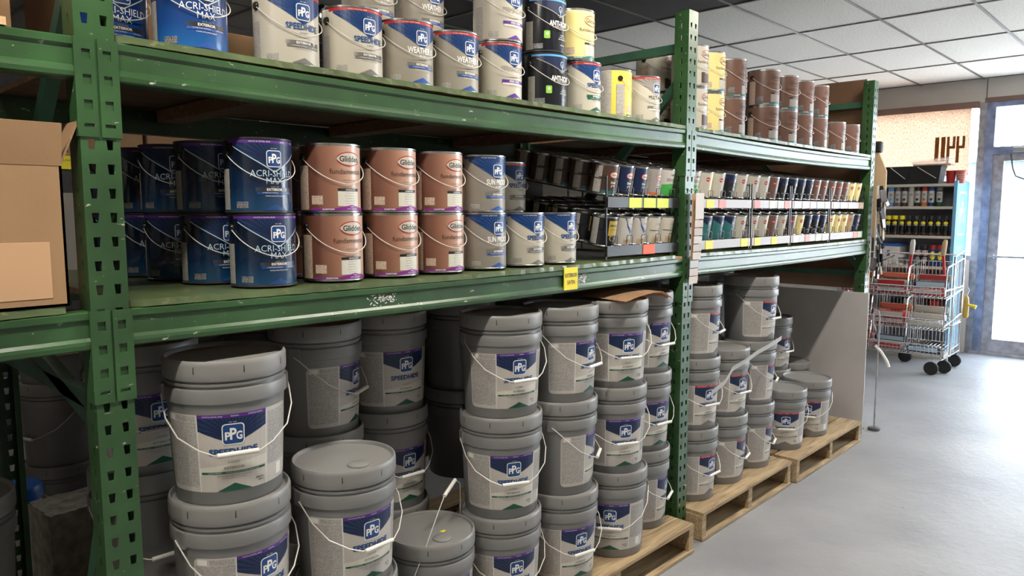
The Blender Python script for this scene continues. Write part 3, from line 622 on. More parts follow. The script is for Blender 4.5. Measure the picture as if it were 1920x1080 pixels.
def brace_me(p0, p1, w_=.038, m='rack_green_dull'):
    """C-channel between two points lying in a plane of constant x"""
    bm = new_bm(); a = Vector(p0); b = Vector(p1); d = (b - a).normalized(); n_ = Vector((1, 0, 0)).cross(d)
    prof = [(-.015, -w_ / 2), (.015, -w_ / 2), (.015, w_ / 2), (-.015, w_ / 2)]
    r0 = [bm.verts.new(a + Vector((px, 0, 0)) + n_ * q_) for px, q_ in prof]; r1 = [bm.verts.new(b + Vector((px, 0, 0)) + n_ * q_) for px, q_ in prof]
    for k in range(4): bm.faces.new((r0[k], r0[(k + 1) % 4], r1[(k + 1) % 4], r1[k]))
    bm.faces.new(r0[::-1]); bm.faces.new(r1)
    return finish(bm, 'brace', m)
FOOT = box_me('foot_plate', -.02, PW + .02, -.015, .105, 0, .006, 'rack_green_dull')
UPL = ['green upright frame at the left end of the rack, out past the cardboard box', 'green upright frame nearest the viewer, left of the blue cans', 'green upright frame with paint chip strips hanging on it', 'green upright frame at the far right end of the rack']
for i, x in enumerate(PX):
    t = thing('rack_upright', UPL[i], 'rack frame', (x, 0, 0), 0, 'upright frames of the green pallet rack')
    part(t, 'post', POST); part(t, 'post', POST, (PW, DRACK, 0), (0, 0, PI))
    part(t, 'foot_plate', FOOT); part(t, 'foot_plate', FOOT, (0, DRACK - .09, 0))
    for z in (.16, 1.10, 2.245): part(t, 'horizontal_brace', brace_me((PW / 2, .066, z), (PW / 2, DRACK - .066, z)))
    for z0, z1, flip in ((.20, 1.06, i == 1), (1.15, 2.10, i != 3)):
        a, b = ((PW / 2, .062, z0), (PW / 2, DRACK - .062, z1)) if not flip else ((PW / 2, .062, z1), (PW / 2, DRACK - .062, z0))
        if i == 1 and z0 < .5: a, b = (PW / 2, .064, .93), (PW / 2, .50, .05); part(t, 'diagonal_brace', brace_me((PW / 2, .064, 1.04), (PW / 2, DRACK - .064, 1.25)))
        part(t, 'diagonal_brace', brace_me(a, b))
# beams
BH = .082
BPROF = [(.004, 0), (.048, 0), (.048, BH), (.004, BH), (0, BH - .003), (0, BH - .016), (.006, BH - .022), (.006, .026), (0, .019), (-.0015, .012), (0, .003)]
def conn_me(side):
    bm = new_bm(); V = []
    # front plate with teardrop openings, beside a return along the post side
    w0, w1 = .001, .0365
    zs = [-.118]; hs = [(-.098, -.091, .010), (-.062, -.043, .008), (-.011, .008, .008), (.040, .059, .008)]
    for a, b, _ in hs: zs += [a, b]
    zs.append(BH)
    for i in range(len(zs) - 1):
        hole = i % 2 == 1; q = (w1 - w0) / 2 + w0; hw = hs[i // 2][2] if hole else .008
        xx = [w0, q - hw, q + hw, w1]
        for j in range(3):
            if hole and j == 1: continue
            bx(bm, xx[j], xx[j + 1], -.0045, -.001, zs[i], zs[i + 1])
    bx(bm, -.0035, w0, -.0045, .045, -.118, BH)
    if side < 0: bmesh.ops.scale(bm, vec=(-1, 1, 1), verts=bm.verts[:]); bmesh.ops.reverse_faces(bm, faces=bm.faces[:])
    return finish(bm, 'end_connector', 'rack_green')
CONN = {1: conn_me(1), -1: conn_me(-1)}
LEV = [('middle', 1.322), ('top', 1.886)]
BAY = ['left', 'middle', 'right']
for b in range(3):
    xa, xb = PX[b] + PW + .0005, PX[b + 1] - .0005; xm = (xa + xb) / 2; hf = (xb - xa) / 2
    for nm, zt in LEV:
        if nm == 'top' and b == 1: sag = .010
        elif nm == 'top' and b == 2: sag = .010
        else: sag = .006
        so = lambda x, s=sag, m_=xm, h_=hf: -s * (1 - ((x - m_) / h_) ** 2)
        for fr in (0, 1):
            bm = new_bm(); prof = BPROF if fr == 0 else [(-y, z) for y, z in BPROF][::-1]
            extrude_x(bm, prof, 0, xb - xa, 24, lambda x: so(x + xa)); me = finish(bm, 'beam', 'rack_green')
            lbl = 'green %s shelf beam across the %s of the %s rack bay' % (nm, ['front', 'back'][fr], BAY[b])
            t = thing('rack_beam', lbl, 'shelf beam', (xa, 0 if fr == 0 else DRACK, zt - BH), 0, 'beams of the green pallet rack')
            part(t, 'beam', me)
            if fr == 0: part(t, 'end_connector', CONN[-1], (.0, 0, 0)); part(t, 'end_connector', CONN[1], (xb - xa, 0, 0))
            else: part(t, 'end_connector', CONN[-1], (0, 0, 0), (PI, 0, 0)).location = (0, 0, BH - .12); part(t, 'end_connector', CONN[1], (xb - xa, 0, BH - .12), (PI, 0, 0))
            if nm == 'middle' and b == 1 and fr == 0:
                # shelf tag
                bm = new_bm(); bx(bm, 0, .078, -.004, -.001, 0, .082); part(t, 'shelf_tag', finish(bm, 'shelf_tag', 'card_yellow'), (1.482, .0, .004), label='yellow shelf tag reading EXTERIOR SATIN')
                A = Art(1); A.text('EXTERIOR', 0, .013, .068, .0150, 'black_ink', 1, .012); A.text('SATIN', 0, -.013, .044, .0150, 'black_ink', 1, .012); part(t, 'tag_lettering', A.build('tag_lettering', 0), (1.521, -.0045, .045))
                for k, (u, s_) in enumerate(((.685, .07), (1.60, .045))):
                    bm = new_bm()
                    for q in range(70):
                        x0 = random.gauss(0, s_ * .33); z0 = random.gauss(0, .009); a_ = random.random() * PI; r0 = random.uniform(.0012, .006); h_ = random.uniform(.001, .002)
                        d_ = Vector((math.cos(a_) * r0, 0, math.sin(a_) * r0 * .6)); p_ = Vector((-math.sin(a_) * h_, 0, math.cos(a_) * h_)); c_ = Vector((x0, 0, z0))
                        bm.faces.new([bm.verts.new(c_ + w_) for w_ in (-d_ - p_, d_ - p_, d_ + p_, -d_ + p_)])
                    part(t, 'tape_residue', finish(bm, 'tape_residue', 'pure_white'), (u, .0055, .042))
        # deck panel
        bm = new_bm(); nx, th = 90, .016
        front = []
        L_ = xb - xa - .01 - (.04 if b == 0 and nm == 'middle' else .11 if b == 0 else 0)
        end = L_ if not (nm == 'middle' and b == 1) else L_ - .06
        rows = []
        for k in range(nx + 1):
            x = end * k / nx; yf = .001 + random.uniform(-.0015, .0015) + (.010 if k in (0,) else 0)
            dz = so(x + xa) * (.15 if nm == 'top' else 1)
            dz = max(dz, -.004) if nm == 'top' else dz
            rows.append([bm.verts.new((x, yf, dz + random.uniform(0, .0015))), bm.verts.new((x, DRACK - .004, dz)), bm.verts.new((x, DRACK - .004, dz + th)), bm.verts.new((x, yf + random.uniform(0, .002), dz + th))])
        for k in range(nx):
            for j in range(4):
                f = bm.faces.new((rows[k][j], rows[k][(j + 1) % 4], rows[k + 1][(j + 1) % 4], rows[k + 1][j])); f.material_index = 1 if j == 0 else 0
        bm.faces.new(rows[0]).material_index = 1; bm.faces.new(rows[-1][::-1]).material_index = 1
        dk = 'deck_green' if b > 0 or nm == 'middle' else 'raw_edge'
        off = 0
        t = thing('deck_board', 'worn green painted wooden deck board of the %s rack bay, %s shelf' % (BAY[b], nm), 'shelf board', (xa + .005 + off, 0, zt + .0005), 0, 'wooden deck boards of the rack')
        part(t, 'board', finish(bm, 'board', [dk, 'brown_wood']))
        for k in range(3): part(t, 'cross_joist', box_me('cross_joist', 0, .085, .055, DRACK - .055, -.042, -.001, 'brown_wood'), (L_ * (.2 + .3 * k), 0, -.008 if nm == 'middle' else -.005))
        if nm == 'middle' and b == 1: part(t, 'end_piece', box_me('end_piece', 0, .055, .002, .6, -.002, .008, 'cardboard_light'), (L_ - .056, 0, 0), label='loose strip of bare cardboard')

# ================================================================== pallets
def pallet(x0, x1, y0, label):
    L_ = x1 - x0
    t = thing('wooden_pallet', label, 'pallet', (x0, y0, 0), 0, 'wooden pallets on the floor')
    for k in range(7): y = k * .155; part(t, 'deck_board', box_me('deck_board', random.uniform(-.004, .006), L_ + random.uniform(-.006, .004), y, y + (.14 if k in (0, 6) else .095), .122, .139, 'pallet_wood', .002))
    for k in range(3): part(t, 'bottom_board', box_me('bottom_board', 0, L_, k * .465, k * .465 + .14, 0.002, .018, 'pallet_wood', .002))
    for k in range(3): xk = [0, L_ / 2 - .02, L_ - .04][k]; part(t, 'stringer', box_me('stringer', xk, xk + .04, .004, 1.066, .018, .122, 'pallet_wood', .002))
pallet(-.62, .46, .02, 'wooden pallet at the far left edge, under the cut off pails')
pallet(.66, 1.68, -.11, 'wooden pallet under the nearest grey pails')
pallet(1.70, 2.865, -.11, 'wooden pallet ending left of the post with the chip strips')
pallet(2.985, 3.975, -.085, 'wooden pallet under the three tall pail stacks right of that post')
pallet(4.02, 5.06, -.10, 'wooden pallet at the right end, half empty')

# ================================================================== pails
def azc(x, y, f): return -math.degrees(math.atan2(x, y + 1.7)) + (math.degrees(math.asin(f)) if abs(f) <= 1 else f)
Z0, ZP = .1395, .3445
def stack(name, x, y, items):
    """items: (tier, logo offset, kind, label, extra, dx, dy, handle_az)"""
    for (tier, f, kind, lab, ex) in items:
        ex = dict(ex); dx = ex.pop('dx', 0); dy = ex.pop('dy', 0)
        pail(x + dx, y + dy, Z0 + ZP * tier, azc(x, y, f), lab, kind, **ex)
p_ = 'purple'; r_ = 'red'
stack('A', .828, .085, [(0, .3, p_, 'grey pail at the bottom of the nearest stack, mostly below the picture', {}), (1, .60, p_, 'grey pail directly under the nearest top pail, label facing right', {'dx': -.008, 'dy': -.018, 'handle_az': -6}), (2, .08, p_, 'large nearest grey pail on top of its stack, label square to us', {'handle_az': 3})])
stack('B', 1.150, .055, [(0, .4, p_, 'grey pail under the short stack with the clean sunlit lid', {}), (1, .52, p_, 'grey pail with a fully lit lid and spout cap beside the nearest stack', {'spout': True, 'handle_az': 4})])
stack('P', 1.505, .100, [(0, .5, p_, 'single low grey pail with yellow spot on its lid and raised handle', {'spout': True, 'grip': False})])
stack('E', 1.838, .100, [(0, .42, p_, 'bottom grey pail of the stack right of the low pail', {'dx': -.035, 'dy': -.03}), (1, .32, p_, 'middle grey pail, label centred, handle grip over the name', {'dx': -.02, 'dy': -.02}), (2, .47, p_, 'top grey pail of the middle stack, upper left part in shadow', {'handle_az': 4})])
stack('F', 2.140, .080, [(0, .60, p_, 'bottom pail of the second stack from the low pail, label fully readable', {'dx': -.03, 'dy': -.03}), (1, 80, p_, 'middle pail turned so only its text panel shows at the right', {'dx': -.02, 'dy': -.015}), (2, .86, p_, 'top pail turned right, its label cut off at the edge', {})])
stack('G', 2.436, .052, [(0, -.03, p_, 'bottom pail with its label turned to the left and no handle showing', {'dy': -.01}), (1, .45, p_, 'middle pail left of the last stack before the chip strip post', {}), (2, .50, p_, 'top pail under the loose brown cardboard sheet', {})])
stack('H', 2.729, .115, [(0, .97, p_, 'bottom pail just left of the chip strip post, text panel showing', {}), (1, .74, p_, 'middle pail just left of the chip strip post', {}), (2, .80, p_, 'top pail just left of the chip strip post', {})])
stack('I', 3.165, .110, [(0, .86, r_, 'bottom pail just right of the chip strip post, red striped label', {}), (1, .72, r_, 'middle pail just right of the chip strip post, red striped label', {}), (2, 74, r_, 'top pail just right of the chip strip post, behind the chip strips', {})])
stack('J', 3.480, .110, [(0, 76, r_, 'bottom pail of the two-high stack held by the plastic strap', {}), (1, .82, r_, 'upper pail of the two-high stack with the plastic strap across', {})])
stack('K', 3.800, .110, [(0, 82, r_, 'bottom pail of the third strapped stack', {}), (1, 82, r_, 'middle pail of the third strapped stack, strap round its lid', {}), (2, 62, r_, 'top pail of the third strapped stack, half in shadow', {})])
stack('L', 4.225, .100, [(0, .25, r_, 'single pail at the left front of the last pallet', {})])
stack('M', 4.585, .090, [(0, .08, r_, 'single pail at the right front of the last pallet', {})])
stack('N', 4.700, .400, [(0, .5, r_, 'lower pail behind the two single pails on the last pallet', {}), (1, .85, r_, 'upper pail behind the two single pails on the last pallet', {})])
stack('N2', 4.390, .400, [(0, .5, r_, 'lower pail hidden behind the strapped stack on the last pallet', {}), (1, .9, r_, 'upper pail peeking out between the strapped stack and the last pallet stack', {})])
stack('R', 5.025, .400, [(0, .5, r_, 'lone grey pail at the back of the last pallet by the white panel', {})])
# second row
stack('C', 1.262, .372, [(0, .9, p_, 'bottom pail behind the clean lid pail', {}), (1, .9, p_, 'middle pail behind the clean lid pail, only its rim shows', {}), (2, .90, p_, 'shaded top pail behind the clean lid pail, label at its right edge', {})])
stack('D', 1.575, .418, [(0, .5, p_, 'bottom pail behind the low single pail', {'grip': False}), (1, .55, p_, 'middle pail behind the low pail, handle across its label', {'dy': 0}), (2, .50, p_, 'shaded top pail behind the low pail, whole label visible', {'grip': False})])
stack('S', .745, .42, [(0, .3, p_, 'bottom dark pail beside the near green post', {}), (1, .3, p_, 'middle dark pail beside the near green post', {'bare': True}), (2, .30, p_, 'dark shaded pail with a label between green post and nearest pail', {})])
for k, (x, y) in enumerate(((.98, .76), (1.29, .76), (1.60, .76), (1.98, .47), (2.28, .43), (2.575, .44), (1.92, .79), (2.22, .76))):
    for tier in (1, 2) if k != 0 else (0, 1, 2):
        pail(x, y, Z0 + ZP * tier - (.0 if tier else 0), 0, 'dark shaded pail, %s of the middle bay, %s, tier %s' % (['third row', 'second row'][k in (3, 4, 5)], ['first from left', 'second from left', 'third from left', 'leftmost', 'centre', 'rightmost', 'fourth from left', 'fifth from left'][k], ['one', 'two', 'three'][tier]), 'purple', grip=False, bare=True)
for k, (x, y) in enumerate(((3.30, .45), (3.62, .43), (3.93, .44))):
    for tier in (0, 1, 2):
        pail(x, y, Z0 + ZP * tier, -40, ['left', 'middle', 'right'][k] + ' dark pail in shade behind the strapped stacks, ' + ['bottom', 'middle', 'top'][tier] + ' tier', 'red', grip=False, bare=k != 9)
# raised handle of the low pail
lowp = [o for o in COL.objects if o.get('label', '').startswith('single low grey pail')][0]
bm = new_bm(); tube(bm, [(-.135, -.08, .262), (-.10, -.085, .33), (-.02, -.06, .425), (.035, -.03, .46), (.115, .005, .485), (.15, .02, .46), (.165, .035, .40), (.150, .02, .30), (.150, .01, .262)], .0016, 6)
h = part(lowp, 'bail_handle', finish(bm, 'pail_bail', 'wire', True)); bm = new_bm(); tube(bm, [(.035, -.03, .46), (.115, .005, .485)], .0065, 14); part(h, 'grip', finish(bm, 'pail_grip', 'white_plastic', True))
h.rotation_euler = (0, 0, -lowp.rotation_euler[2])
part(lowp, 'paint_spot', finish((lambda b: (b.faces.new([b.verts.new((.010 * math.cos(k) * (1 + .3 * math.sin(3 * k)), .007 * math.sin(k), 0)) for k in [i * 2 * PI / 12 for i in range(12)]]), b)[1])(new_bm()), 'paint_spot', 'card_yellow'), (0.03, -.03, .3452), label='yellow paint spot')
# left end, beyond the rack
BX = [(.885, 1.77, 0), (.885, 1.77, 1), (.885, 1.77, 2), (.47, 2.15, 0), (.47, 2.15, 1), (.50, 2.15, 2)]
for k, (x, y, tier) in enumerate(BX):
    pail(x, y, ZP * tier + .14, [40, -70, 0, 10, 0, 0][k], ['plain grey pail at the floor behind the concrete block', 'plain grey pail resting on another left of the near post', 'plain grey pail high on the stack behind the left beam', 'dim grey pail at the far left edge, bottom', 'dim grey pail at the far left edge, middle', 'dim grey pail at the far left edge, top'][k], 'purple', 'plain pails stored at the left end', grip=True, bare=True)
for x in (.18, ): 
    t = thing('wooden_pallet', 'low wooden pallet under the plain grey pails at the left', 'pallet', (.1, 1.55, 0), 0, 'wooden pallets on the floor')
    for k in range(4): part(t, 'deck_board', box_me('deck_board', 0, 1.1, .06 + k * .22, k * .22 + .19, .122, .139, 'pallet_wood', .002))
    for k in range(3): part(t, 'stringer', box_me('stringer', k * .53, k * .53 + .04, 0, .93, 0, .122, 'pallet_wood'))
bm = new_bm(); bx(bm, 0, .20, 0, .20, 0, .50); bmesh.ops.subdivide_edges(bm, edges=bm.edges[:], cuts=12, use_grid_fill=True)
for v in bm.verts: v.co += Vector([random.uniform(-.0025, .0025) for _ in range(3)])
thing('concrete_block', 'rough grey concrete block on end behind the near green post', 'concrete block', (.66, 1.085, .001), math.radians(4), me=finish(bm, 'block', 'concrete_block'))
t = thing('crate', 'brown cardboard tray on the floor at the far left', 'box', (.52, 1.34, .001), .0)
part(t, 'base', box_me('tray', 0, .32, 0, .195, 0, .12, 'cardboard_brown')); part(t, 'flap', box_me('flap', 0, .32, -.07, 0, .121, .125, 'cardboard'), rot=(.12, 0, 0))
for tier in (0, 1): pail(.300, .50, Z0 + ZP * tier, 20, 'grey pail cut off by the left edge, %s' % ['under another one', 'in front of the blue lidded container'][tier], 'purple', 'plain pails stored at the left end', bare=True, grip=False)
t = thing('plastic_jug', 'white container with a blue lid at the far left edge', 'container', (.625, 1.435, .1265), 0)
bm = new_bm(); lathe(bm, [(.085, 0), (.09, .01), (.095, .33), (.09, .36), (.08, .37)], 32); part(t, 'body', finish(bm, 'jug', 'white_plastic', True)); bm = new_bm(); lathe(bm, [(.10, .35), (.102, .352), (.102, .385), (.095, .40)], 32); part(t, 'lid', finish(bm, 'lid', 'blue_plastic', True), label='blue lid')

# ================================================================== cardboard
def carton(name_lab, x, y, z, w_, d_, h_, rz=0, m='cardboard', seam=True, group=None, flaps=False):
    t = thing('cardboard_box', name_lab, 'box', (x, y, z), rz, group)
    if flaps:
        bm = new_bm(); th = .005
        bx(bm, 0, w_, 0, d_, 0, th); bx(bm, 0, w_, 0, th, 0, h_); bx(bm, 0, w_, d_ - th, d_, 0, h_); bx(bm, 0, th, 0, d_, 0, h_); bx(bm, w_ - th, w_, 0, d_, 0, h_)
        part(t, 'carton', finish(bm, 'carton', m))
    else:
        part(t, 'carton', box_me('carton', 0, w_, 0, d_, 0, h_, m, .003))
        if seam: part(t, 'tape', box_me('tape', w_ / 2 - .025, w_ / 2 + .025, -.0006, d_ + .0006, h_ * .6, h_ + .0006, 'tan_board'))
    return t
t = carton('large open cardboard box with a pale square sticker, left of the near post', -.02, -.0, 1.339, .485, .38, .285, 0, flaps=True)
FL = [('front', (0, .001, .285), (math.radians(-28), 0, 0), .485), ('side', (.483, 0, .285), (0, math.radians(24), 0), .38), ('back', (0, .378, .285), (math.radians(15), 0, 0), .485)]
part(t, 'flap', box_me('flap', .02, .485, 0, .004, 0, .085, 'cardboard'), (0, -.001, .285), (math.radians(12), 0, 0))
part(t, 'flap', box_me('flap', 0, .004, 0, .37, 0, .10, 'cardboard'), (.481, .004, .285), (0, math.radians(22), 0))
part(t, 'flap', box_me('flap', 0, .47, 0, .004, 0, .12, 'cardboard'), (.005, .374, .285), (math.radians(-14), 0, 0))
part(t, 'sticker', box_me('sticker', .345, .455, -.0012, .0, .018, .132, 'cardboard_light', .0004), label='pale square sticker')
TB = [(-.30, .10, .30, .35, .42, 'cardboard_light'), (.02, .06, .36, .40, .40, 'cardboard_light'), (.02 + .372, .22, .075, .4, .42, 'cardboard'), (.02 + .60, .42, .22, .32, .30, 'cardboard_brown')]
for k, (x, y, w_, d_, h_, m_) in enumerate(TB):
    carton(['pale carton at the far left of the top shelf', 'bright carton at the top left corner', 'grey-brown upright carton beside the bright one on the top shelf', 'dark brown carton behind the near post on the top shelf'][k], x - (.02 if k else 0), y, 1.9035, w_, d_, h_, 0, m_, seam=False, group='cartons on the top left shelf')
carton('small open brown carton between the cans on the top shelf', .895, .25, 1.9035, .16, .28, .105, 0, 'cardboard', seam=False)
# cans of the next aisle seen through the gap: a second rack far behind
FR = 3.6
for k, x in enumerate((.9, 3.1)):
    t = thing('rack_upright', ['green upright of the rack in the aisle behind, near end', 'green upright of the rack in the aisle behind, far end'][k], 'rack frame', (x - .3, FR, 0), 0, 'uprights of the rack behind'); part(t, 'post', POST)
for z in (1.784, .95):
    bm = new_bm(); extrude_x(bm, [(y, z_ * 1.2) for y, z_ in BPROF], 0, 2.12, 1); t = thing('rack_beam', ['green beam with a yellow tag in the aisle behind the rack', 'lower green beam in the aisle behind the rack'][z < 1], 'shelf beam', (.68, FR, z), 0, 'beams of the rack behind', me=None)
    part(t, 'beam', finish(bm, 'beam', 'rack_green'))
    if z > 1:
        part(t, 'shelf_tag', box_me('tag', 0, .085, -.006, -.002, 0, .085, 'card_yellow'), (.745, 0, .01), label='yellow shelf tag'); A = Art(1); A.text('YELLOW', 0, .01, .066, .013, 'black_ink', 1); part(t, 'tag_lettering', A.build('tl', 0), (.788, -.0065, .055))
    thing('deck_board', ['board under the cartons in the aisle behind', 'lower board in the aisle behind'][z < 1], 'shelf board', (.68, FR + .002, z + .0985), 0, 'boards of the rack behind', me=box_me('board', 0, 2.12, 0, .9, 0, .015, 'brown_wood'))
for k, (x, w_, h_) in enumerate(((.95, .52, .26), (1.50, .46, .22), (1.99, .42, .24), (2.44, .34, .22))):
    t = carton('brown carton %s in the aisle behind' % ['with a white shipping label', 'second along', 'third along', 'farthest along'][k], x, FR + .03, 1.898, w_, .4, h_, 0, 'cardboard', group='cartons in the aisle behind')
    if k == 0: part(t, 'shipping_label', box_me('sl', .44, .50, -.003, 0, .06, .14, 'label_white'))
thing('white_box', 'pale grey box low behind the near post', 'box', (1.40, 3.60, 1.0645), 0, me=box_me('wb', 0, .35, 0, .3, 0, .58, 'sun_grey', .01)); 
# loose sheet on the pails
bm = new_bm(); nn = 14; g = []
for i in range(nn + 1):
    u = i / nn; row = []
    for j in range(5):
        v_ = j / 4; x = .43 * u + .05 * v_; y = -.13 + .30 * v_ + .06 * u; z = .004 + .012 * math.sin(u * 3) - (.030 * max(0, u - .8) * 5 * (1 - v_)); row.append(bm.verts.new((x, y, z)))
    g.append(row)
for i in range(nn):
    for j in range(4): bm.faces.new((g[i][j], g[i + 1][j], g[i + 1][j + 1], g[i][j + 1]))
bmesh.ops.solidify(bm, geom=bm.faces[:], thickness=.003)
thing('cardboard_sheet', 'loose curled sheet of brown cardboard lying on the pail lids', 'cardboard', (2.30, .02, 1.186), 0, me=finish(bm, 'sheet', 'cardboard_light'))
# plastic strap
bm = new_bm(); pts = [(3.03, -.085, .700), (3.15, -.092, .735), (3.30, -.05, .765), (3.42, -.062, .79), (3.55, -.055, .81), (3.68, -.055, .825), (3.80, -.046, .835), (3.90, -.03, .84)]
fr_ = [(bm.verts.new((x, y, z - .012)), bm.verts.new((x, y - .001, z + .012))) for x, y, z in pts]
for a, b in zip(fr_, fr_[1:]): bm.faces.new((a[0], b[0], b[1], a[1]))
bmesh.ops.solidify(bm, geom=bm.faces[:], thickness=.001)
thing('plastic_strap', 'twisted band of clear plastic wrap around the strapped pail stacks', 'plastic wrap', (0, 0, 0), me=finish(bm, 'strap', mat('strap_film', (.75, .75, .73), .3, alpha=.75)))

# ================================================================== gallon cans, middle shelf
ZM = 1.3395; GS = .1885
col = [(.955, .112), (.905, .292), (.880, .472), (.865, .652), (.850, .832)]
for k, (x, y) in enumerate(col):
    for tier in (0, 1):
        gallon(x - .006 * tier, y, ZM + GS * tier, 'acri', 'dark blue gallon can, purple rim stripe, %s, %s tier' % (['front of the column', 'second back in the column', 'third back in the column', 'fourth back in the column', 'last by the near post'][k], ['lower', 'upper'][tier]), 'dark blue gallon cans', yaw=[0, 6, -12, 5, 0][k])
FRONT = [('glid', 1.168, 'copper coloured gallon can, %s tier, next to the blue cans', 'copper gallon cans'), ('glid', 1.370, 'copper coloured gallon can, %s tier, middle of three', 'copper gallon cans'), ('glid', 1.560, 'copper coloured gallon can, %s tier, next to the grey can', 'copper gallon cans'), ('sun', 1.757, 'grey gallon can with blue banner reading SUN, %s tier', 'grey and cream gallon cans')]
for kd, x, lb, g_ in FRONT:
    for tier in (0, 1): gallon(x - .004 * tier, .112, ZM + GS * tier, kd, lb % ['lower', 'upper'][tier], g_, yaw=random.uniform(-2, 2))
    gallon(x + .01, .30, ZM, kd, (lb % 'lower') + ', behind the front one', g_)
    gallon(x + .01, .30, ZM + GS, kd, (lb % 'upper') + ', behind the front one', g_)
gallon(1.955, .112, ZM, 'speed_satin', 'cream gallon can with blue banner right of the grey cans, lower tier', 'grey and cream gallon cans')
gallon(2.140, .112, ZM, 'speed_satin', 'rightmost cream gallon can on the middle shelf, beside the black wire rack', 'grey and cream gallon cans')
gallon(2.06, .30, ZM, 'speed_satin', 'cream gallon can under the shaded upper one, second row', 'grey and cream gallon cans')
gallon(2.06, .30, ZM + GS, 'speed', 'shaded cream gallon can on the upper tier, set back right of the grey cans', 'grey and cream gallon cans')

# ================================================================== gallon cans, top shelf
ZT = 1.9035
TOP = [(.790, 'acri_flat', 'bright blue gallon can at the left of the top shelf'), (1.044, 'speed', 'leftmost cream gallon can on the top shelf'), (1.251, 'speed', 'second cream gallon can on the top shelf, red rim stripe'),
       (1.441, 'weather', 'greige gallon can with white lettering beside the second cream can, top shelf'), (1.632, 'weather', 'greige gallon can with white lettering, second one along the top shelf'), (1.838, 'perma', 'cream gallon can with violet band under its twin, top shelf'), (2.080, 'anti', 'black gallon can with light blue rim under its twin, top shelf'),
       (2.287, 'speed_green', 'cream gallon can with green band under a yellow one, top shelf'), (2.495, 'yellow_side', 'bright yellow gallon can showing its side seam and round black ear'), (2.705, 'multi', 'cream gallon can with grey banner right of the bright yellow one')]
for x, kd, lb in TOP: gallon(x, .115, ZT, kd, lb, 'gallon cans on the top shelf of the middle bay', yaw={'yellow_side': 62}.get(kd, random.uniform(-2, 2)))
gallon(.668, .285, ZT, 'acri_flat', 'bright blue gallon can half hidden by the near green post', 'gallon cans on the top shelf of the middle bay')
T2 = [(1.440, .30, 'weather', 'greige gallon can on the second tier, set back above the first greige can'), (1.632, .28, 'weather', 'greige gallon can on the second tier, cut by the top edge'), (1.838, .112, 'perma', 'upper cream gallon can with violet band, top shelf'), (2.072, .115, 'anti', 'upper black gallon can with light blue rim, top shelf'), (2.262, .13, 'glid_yellow', 'pale yellow gallon can standing on the green band can')]
for x, y, kd, lb in T2: gallon(x, y, ZT + GS, kd, lb, 'gallon cans on the top shelf of the middle bay')
for x, kd in ((1.44, 'weather'), (1.632, 'weather')): gallon(x, .302 if x < 1.5 else .30, ZT, kd, 'greige gallon can in the second row below the %s raised one' % ('left' if x < 1.5 else 'right'), 'gallon cans on the top shelf of the middle bay')
gallon(1.70, .48, ZT, 'perma', 'cream gallon can in the back row under the dim one', 'gallon cans on the top shelf of the middle bay'); gallon(1.70, .48, ZT + GS, 'perma', 'dim cream gallon can in the back, half hidden behind the upper ones', 'gallon cans on the top shelf of the middle bay')
for k, (x, y) in enumerate(((3.115, .315), (3.295, .325), (3.480, .315))):
    for tier in (0, 1): gallon(x, y, ZT + GS * tier, 'glid_cream', 'cream and brown gallon can %s, %s tier' % (['seen just left of the tall post', 'seen through the tall upright frame', 'mostly hidden by the tall post'][k], ['lower', 'upper'][tier]), 'cream gallon cans behind the tall post')
R3 = [(3.100, 'glid_cream', 2, 'cream and brown gallon can right of the tall post'), (3.262, 'glid_yellow', 2, 'pale yellow gallon can right of the tall post'), (3.480, 'glid_brown', 2, 'brown gallon can next to the pale yellow ones'), (3.870, 'glid_brown', 2, 'brown gallon can after the gap, showing its ear'), (4.115, 'glid_brown', 2, 'brown gallon can, second after the gap'), (4.335, 'glid_brown', 2, 'brown gallon can, third after the gap'), (4.560, 'glid_brown', 2, 'brown gallon can, fourth after the gap'), (4.860, 'glid_brown', 1, 'single brown gallon can, left of the last one'), (5.120, 'glid_brown', 1, 'last brown gallon can at the right end of the top shelf')]
for x, kd, n_, lb in R3:
    for tier in range(n_): gallon(x, .11, ZT + GS * tier - .006 * (3.2 < x < 5), kd, lb + (', %s tier' % ['lower', 'upper'][tier] if n_ > 1 else ''), 'gallon cans on the top shelf of the right bay', yaw=random.uniform(-4, 4) - (22 if 3.8 < x < 4.2 else 0))
for k, x in enumerate((3.66, 3.86, 4.75)):
    for tier in (0, 1): gallon(x, .32, ZT + GS * tier - .006, 'glid_brown', 'shaded brown gallon can in the second row, %s, %s tier' % (['in the gap', 'right of the gap', 'above the single cans'][k], ['lower', 'upper'][tier]), 'gallon cans on the top shelf of the right bay')

